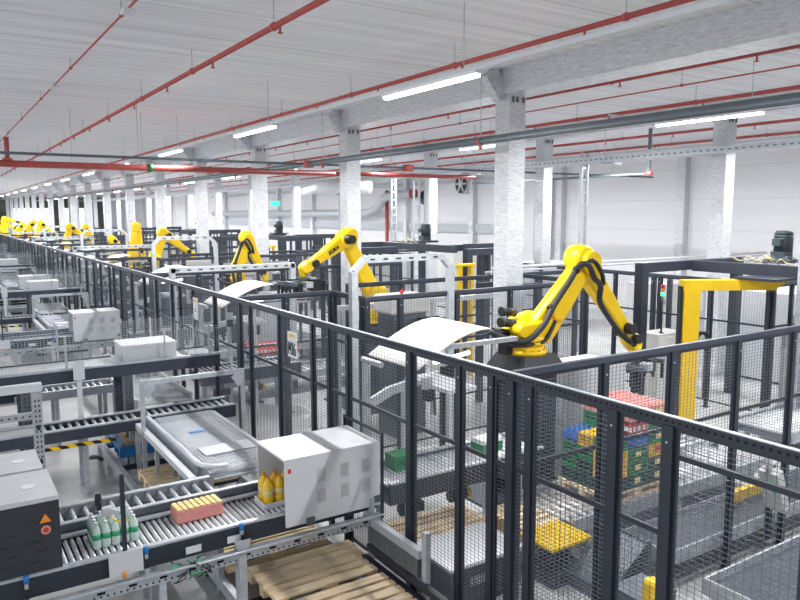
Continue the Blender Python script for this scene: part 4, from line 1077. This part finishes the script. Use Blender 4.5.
for k in range(4):
    o = 10.9*k; bn = BAYS[k]+' bay'
    sheet_chute(o, 'curved white cover sheet over the infeed inside the fence of the %s' % bn)
    conveyor('roller_conveyor', 'infeed conveyor inside the front fence of the %s' % bn, 3.66, 5.75, 5.83+o, 6.5+o, .9, 'x', .055, .02, .2, 'charcoal', legs=(-.8, .7))
    conveyor('roller_conveyor', 'pallet conveyor along the robot in the %s' % bn, 5.35, 8.9, 4.98+o, 5.9+o, .42, 'x', .12, .03, .12, 'galv', legs=(-1.5, 0, 1.5))
    conveyor('roller_conveyor', 'pallet conveyor running back inside the %s' % bn, 8.2, 9.1, 5.8+o, 8.4+o, .42, 'y', .12, .03, .12, 'galv', legs=(-1, 1))
    conveyor('roller_conveyor', 'discharge conveyor beyond the rear fence of the %s' % bn, 10.2, 13.4, 5.35+o, 6.35+o, .42, 'x', .14, .03, .14, 'galv', legs=(-1.2, 0, 1.2))
    sheet_chute(o+5.95, 'curved white cover sheet over the infeed of the second cell, %s' % bn)
    portal(o, bn)
    if k == 0: yellow_lift(10.42, 7.3+o, 'yellow lift mast with angled arm under the portal of the %s' % bn)
    stack_light(11.32, 8.5+o, 1.361, 'signal light with lit green lamp on the grey cabinet of the %s' % bn)
    cabinet((11.5, 8.62+o, 0), (.8, .45, 1.34), 'grey switch cabinet behind the portal of the %s' % bn, 'beige_box')
    cabinet((7.22, 6.55+o, 0), (.72, .66, 1.62), 'white control cabinet right of the robot pedestal in the %s' % bn)
    # yellow ladder-like pallet stacker
    galv_gate((4.9, 14.3+o-5.45, 0), 1.8, 3.0, 'tall galvanised arch with slotted crossbar at the aisle of the %s' % bn, .22)
    galv_gate((3.68, 13.6+o, 0), 2.55, 2.6, 'galvanised portal with perforated crossbar beyond the aisle of the %s' % bn, .02)
    # second half cell machinery
    y2 = 13.2+o
    conveyor('roller_conveyor', 'infeed conveyor inside the fence of the second cell in the %s' % bn, 3.66, 5.5, 11.8+o, 12.5+o, .9, 'x', .09, .02, .2, 'charcoal', legs=(-.8, .7))
    conveyor('roller_conveyor', 'pallet conveyor in the second cell of the %s' % bn, 4.2, 8.4, 13.0+o, 13.9+o, .42, 'x', .14, .03, .12, 'galv', legs=(-1.5, 0, 1.5))
    t = thing('press_head', 'grey machine head with rounded cover beside the aisle of the %s' % bn, 'machine', (6.35, 9.75+o, 0))
    bx(-.38, .38, -.28, .28, 2.0, 2.3).build('cover', 'beige_box', t, .04); bx(-.3, .3, -.25, .25, 0, 2.0).build('bellows', 'galv_dark', t)
    b = MB()
    for i in range(40): b.box(-.31, .31, -.26, .26, .1+i*.046, .115+i*.046)
    b.build('bellows_ribs', 'charcoal', t)
    MB().cyl((.3, -.31, 1.85), (.3, -.4, 1.85), .09, n=14).build('lens', 'black', t); bx(.1, .5, -.36, -.3001, 1.72, 1.94).build('side_unit', 'black', t)
    MB().cyl((0, 0, 2.3), (0, 0, 2.36), .03).build('emergency_button', 'red', t)
    # inner machinery blocks
    t = thing('pallet_magazine', 'dark pallet magazine frame in the middle of the %s' % bn, 'frame', (8.6, 9.9+o, 0))
    for sx in (0, .9):
        for sy in (0, .6): bx(sx-.06, sx+.06, sy-.05, sy+.05, 0, 2.2).build('upright', 'charcoal', t)
    bx(-.06, .96, -.05, .05, 2.201, 2.3).build('top_beam', 'charcoal', t); bx(-.06, .96, .55, .65, 2.201, 2.3).build('top_beam', 'charcoal', t)
    t = thing('yellow_guide', 'pair of yellow vertical guides with dark slot beyond the aisle of the %s' % bn, 'guide', (9.75, 12.4+o, 0))
    for sx in (-.2, .1): bx(sx, sx+.07, -.06, .06, 0, 2.45).build('guide_bar', 'yellow_dull', t)
    bx(-.25, .22, -.08, .08, 2.451, 2.5).build('head_bar', 'yellow_dull', t); bx(-.03, .0, -.03, .03, 0, 2.44).build('slot', 'black', t)
    # dark tall frames in the background
    for i, (x, yv) in enumerate(((10.6, 13.4), (12.3, 15.6), (8.2, 15.4))):
        t = thing('steel_portal', 'dark tall goal-shaped frame, %s of three behind the second cell, %s' % (('first', 'second', 'third')[i], bn), 'frame', (x, yv+o, 0))
        for sx in (0, 1.6): bx(sx-.08, sx+.08, -.08, .08, 0, 2.6).build('upright', 'charcoal', t)
        bx(-.08, 1.68, -.08, .08, 2.6001, 2.76).build('top_beam', 'charcoal', t)
        for sx in (.4, .8, 1.2): bx(sx-.03, sx+.03, -.03, .03, 0, 2.6).build('bar', 'charcoal', t)
cl = random.Random(11)
for k in range(3):
    o = 10.9*k; bn = BAYS[k]+' bay'
    for i, x in enumerate((4.1, 4.75, 5.4)):
        for q, yb in enumerate((6.15, 12.15)):
            m = thing('drum_motor', 'small black drive motor under the infeed, %s from the fence, %s cell, %s' % (ORD[i], ('first', 'second')[q], bn), 'motor', (x, yb+o, .47))
            MB().cyl((-.12, 0, 0), (.1, 0, 0), .065, n=12).build('motor_body', 'black', m); bx(-.05, .05, -.05, .05, .06, .229).build('mount', 'galv_dark', m); bx(.1, .16, -.05, .05, -.05, .05).build('gearbox', 'yellow_dull' if i == 1 else 'motor_grey', m)
    for i, (x, y, z) in enumerate(((5.6, 7.6, 1.3), (8.6, 9.3, 1.5), (5.0, 12.9, 1.2), (7.6, 16.3, 1.4))):
        m = thing('control_terminal', 'small control terminal on a dark stand, %s counted from the front fence, %s' % (ORD[i], bn), 'control panel', (x, y+o, 0))
        bx(-.03, .03, -.03, .03, .02, z).build('stand', 'charcoal', m); bx(-.15, .15, -.15, .15, 0, .02).build('foot_plate', 'charcoal', m)
        bx(-.16, .16, -.1, .08, z+.0001, z+.36).build('housing', 'beige_box', m); bx(-.12, .12, -.106, -.1, z+.12, z+.3).build('screen', 'black', m); MB().cyl((0, -.1, z+.06), (0, -.12, z+.06), .02).build('red_button', 'red', m)
    m = thing('cable_duct', 'light grey overhead cable duct on posts through the middle of the %s' % bn, 'duct', (0, 10.35+o, 0))
    bx(5.3, 9.6, -.05, .05, 2.02, 2.1).build('duct_run', 'galv', m)
    for x in (5.5, 7.4, 9.4): bx(x-.03, x+.03, -.03, .03, 0, 2.02).build('post', 'galv', m)
    m = thing('hose_line', 'black hose drooping from the overhead duct in the %s' % bn, 'hose', (7.0, 10.2+o, 0))
    MB().tube(smooth([(-.6, .1, 2.08), (-.3, 0, 1.7), (.1, -.05, 1.3), (.3, 0, .8), (.35, 0, .02)]), .025, 7).build('hose_run', 'rubber', m)
loaded_pallet(6.45, 5.42, .421, ['dd', 'gyd', 'gwyg', 'ybwg', 'gpry', 'pp'], 'tall stack')
loaded_pallet(5.6, 13.45, .421, ['ww', 'bw', 'rw'], 'stack behind the sign')
pallet((4.6, 6.3, 0), 0, 'empty wooden pallet under the infeed behind the front fence', 1.04, .66)
pallet((5.42, 5.52, .0), 0, 'wooden pallet on the floor behind the yellow plate')
pallet((5.42, 5.52, .126), 0, 'second wooden pallet on top of the one behind the yellow plate')
pallet((5.42, 5.52, .252), 0, 'topmost wooden pallet behind the yellow plate')
t = thing('green_carton', 'white and green carton on the infeed conveyor inside the fence', 'carton', (5.2, 6.2, .901), .1)
bx(-.16, .16, -.1, .1, 0, .1).build('carton_body', 'crate_green', t); bx(-.161, .161, -.101, .101, .1001, .14).build('carton_lid', 'white_bright', t); bx(-.08, .08, -.102, -.1001, .02, .07).build('print', 'cream', t)
t = thing('green_carton', 'green crate on the infeed just right of the white hood', 'carton', (4.05, 6.25, .901)); bx(-.13, .13, -.1, .1, 0, .16).build('carton_body', 'crate_green', t)
b = MB()
for i in range(6): b.box(-.1+i*.035, -.08+i*.035, -.102, -.1001, .04, .12)
b.build('print', 'crate_dark', t)
# grey box machine behind front fence (bottom centre)
t = thing('honeycomb_machine', 'grey flat-topped machine with honeycomb mesh front behind the front fence', 'machine', (4.13, 5.1, 0))
bx(-.42, .42, -.2, .4, .05, .40).build('body', 'galv_dark', t); bx(-.45, .45, -.23, .43, .4001, .43).build('top_plate', 'machine_top', t); bx(-.2, .02, -.212, -.2, .2, .28).build('rating_plate', 'white_bright', t)
b = MB()
for i in range(30):
    b.bar((-.42+i*.029, -.235, .06), (-.42+i*.029, -.235, .39), .006, .006, (0, 1, 0))
for i in range(12): b.bar((-.42, -.24, .06+i*.029), (.42, -.24, .06+i*.029), .006, .006)
b.build('honeycomb_mesh', 'charcoal', t)
bx(-.4, .4, -.2, .4, 0, .05).build('plinth', 'charcoal', t)
t = thing('yellow_plate', 'yellow patterned lifting plate on the floor frame behind the front fence', 'plate', (5.08, 4.94, 0))
bx(-.3, .26, -.22, .24, .36, .39).build('plate', 'yellow', t); bx(-.12, .1, -.1, .12, .05, .36).build('scissor_base', 'charcoal', t); bx(-.3, .3, -.25, .25, 0, .05).build('floor_base', 'charcoal', t)
b = MB()
for i in range(9): b.box(-.28+i*.06, -.25+i*.06, -.2, .22, .3901, .394)
b.build('ribs', 'yellow_dull', t)
t = thing('mesh_ramp', 'sloping galvanised mesh cover right of the yellow plate', 'cover', (5.3, 4.45, 0))
MB().bar((-.3, 0, .12), (.2, 0, .46), .5, .012, (0, 0, 1)).build('slope_sheet', 'galv_dark', t)
b = MB()
for i in range(14): b.bar((-.3, -.27+i*.0415, .17), (.2, -.27+i*.0415, .52), .005, .005)
for i in range(14): b.bar((-.3+i*.0385, -.275, .17+i*.027), (-.3+i*.0385, .275, .17+i*.027), .005, .005)
b.build('mesh', 'wire', t); bx(.2, .25, -.27, .27, 0, .5).build('end_plate', 'galv_dark', t); bx(-.33, -.29, -.27, .27, 0, .14).build('front_foot', 'galv_dark', t)
# tables with wire tops bottom right
def wire_table(x0, x1, y0, y1, z, lab, step=.05):
    t = thing('mesh_platform', lab, 'platform', ((x0+x1)/2, (y0+y1)/2, 0)); hx, hy = (x1-x0)/2, (y1-y0)/2
    bx(-hx, hx, -hy, hy, z-.12, z-.06).build('deck', 'galv_dark', t)
    b = MB()
    for i in range(int(2*hx/step)): b.bar((-hx+i*step, -hy, z), (-hx+i*step, hy, z), .005, .005)
    for i in range(int(2*hy/step)): b.bar((-hx, -hy+i*step, z+.005), (hx, -hy+i*step, z+.005), .005, .005)
    b.build('wire_top', 'pipe_grey', t)
    MB().box(-hx, hx, -hy-.02, -hy, z-.14, z).box(-hx, hx, hy, hy+.02, z-.14, z).box(-hx-.02, -hx, -hy-.02, hy+.02, z-.14, z).build('edge_frame', 'galv', t)
    for sx in (-1, 1):
        for sy in (-1, 1): bx(sx*(hx-.06)-.03, sx*(hx-.06)+.03, sy*(hy-.06)-.03, sy*(hy-.06)+.03, 0, z-.14).build('leg', 'galv', t)
    return t
wire_table(5.15, 8.8, 1.4, 3.33, .62, 'wire mesh topped platform at the bottom right corner')
wire_table(5.75, 9.8, 4.12, 4.68, .36, 'wire mesh deck between the cross fence and the pallet conveyor')
t = thing('yellow_bracket', 'yellow stop bar on the mesh deck behind the cross fence', 'stop bar', (7.7, 4.5, .363)); bx(-.35, .35, -.04, .04, .008, .12).build('bar', 'yellow_dull', t); bx(-.3, -.2, -.06, .06, .008, .06).build('foot', 'yellow_dull', t)
t = thing('yellow_bollard', 'small yellow rounded guard at the bottom edge behind the front fence', 'guard', (4.4, 3.3, 0)); bx(-.06, .06, -.05, .05, 0, .85).build('guard_body', 'yellow', t, .03)
t = thing('valve_unit', 'grey valve unit with white pipe and hoses on a stand by the right fence', 'valve unit', (7.0, 3.8, 0))
bx(-.03, .03, .05, .1, .3, 1.15).build('stand', 'charcoal', t); MB().bar((-.15, 0, 1.05), (.02, 0, .62), .1, .2, (0, 1, 0)).build('bracket_plate', 'beige_box', t); bx(-.02, .1, -.08, .04, .6, .76).build('sensor_head', 'black', t)
MB().cyl((-.18, 0, 1.12), (.18, .02, 1.18), .04).build('pipe_piece', 'white_bright', t); MB().cyl((-.18, 0, 1.0), (-.18, 0, 1.25), .03).build('valve_stem', 'galv', t); MB().tube([(-.12, -.02, 1.05), (-.2, -.03, .9), (-.1, -.04, .8), (0, -.04, .75)], .01, 6).build('green_hose', 'label_green', t)
bx(-.06, .06, .02, .12, .301, .33).build('stand_foot', 'charcoal', t)
cabinet((4.9, 3.75, 0), (.4, .35, .4), 'low grey box standing beside the yellow rounded guard', 'galv_dark')
# posts and wire fence further right
for i, (x, y) in enumerate(((10.6, 8.95), (11.1, 8.95))):
    post((x+1.3, y+.2, 0), 0, 'dark post beside the grey switch cabinet, %s of two' % (('left', 'right')[i]), None, .08)
t = thing('wall_railing', 'white double cable rail on top of the rear mesh fence', 'rail', (0, 11.6, 2.45))
MB().cyl((9.8, 0, 0), (20, 0, 0), .03).cyl((9.8, .2, -.1), (20, .2, -.1), .02).build('rail', 'white', t)
# pale equipment in front of right wall
for i, (x, y, w, d, h) in enumerate(((15.5, 8.5, 1.6, 1.0, 1.9), (17.0, 12.5, 2.4, 1.0, 1.7), (16.5, 17, 2.0, 1.2, 2.0), (17.5, 22, 2.5, 1.2, 2.2), (14.6, 5.6, 1.0, .8, 1.7), (17.5, 30, 2, 1, 2.2), (17.8, 38, 2, 1, 2.2))):
    cabinet((x, y, 0), (w, d, h), 'pale machine cabinet in front of the right wall, %s counting from the right' % ORD[i], 'white' if i % 2 == 0 else 'beige_box')
stack_light(12.6, 6.55, 1.55, 'signal light with lit green lamp between the dark posts at right', .45)
cabinet((12.6, 6.55, 0), (.5, .5, 1.53), 'grey cabinet under the right signal light', 'beige_box')
# ------------------------------------------------------------------ light
W = bpy.data.worlds.new('world'); S.world = W; W.use_nodes = True
bg = W.node_tree.nodes['Background']; bg.inputs[0].default_value = (.93, .96, 1, 1); bg.inputs[1].default_value = 1.05
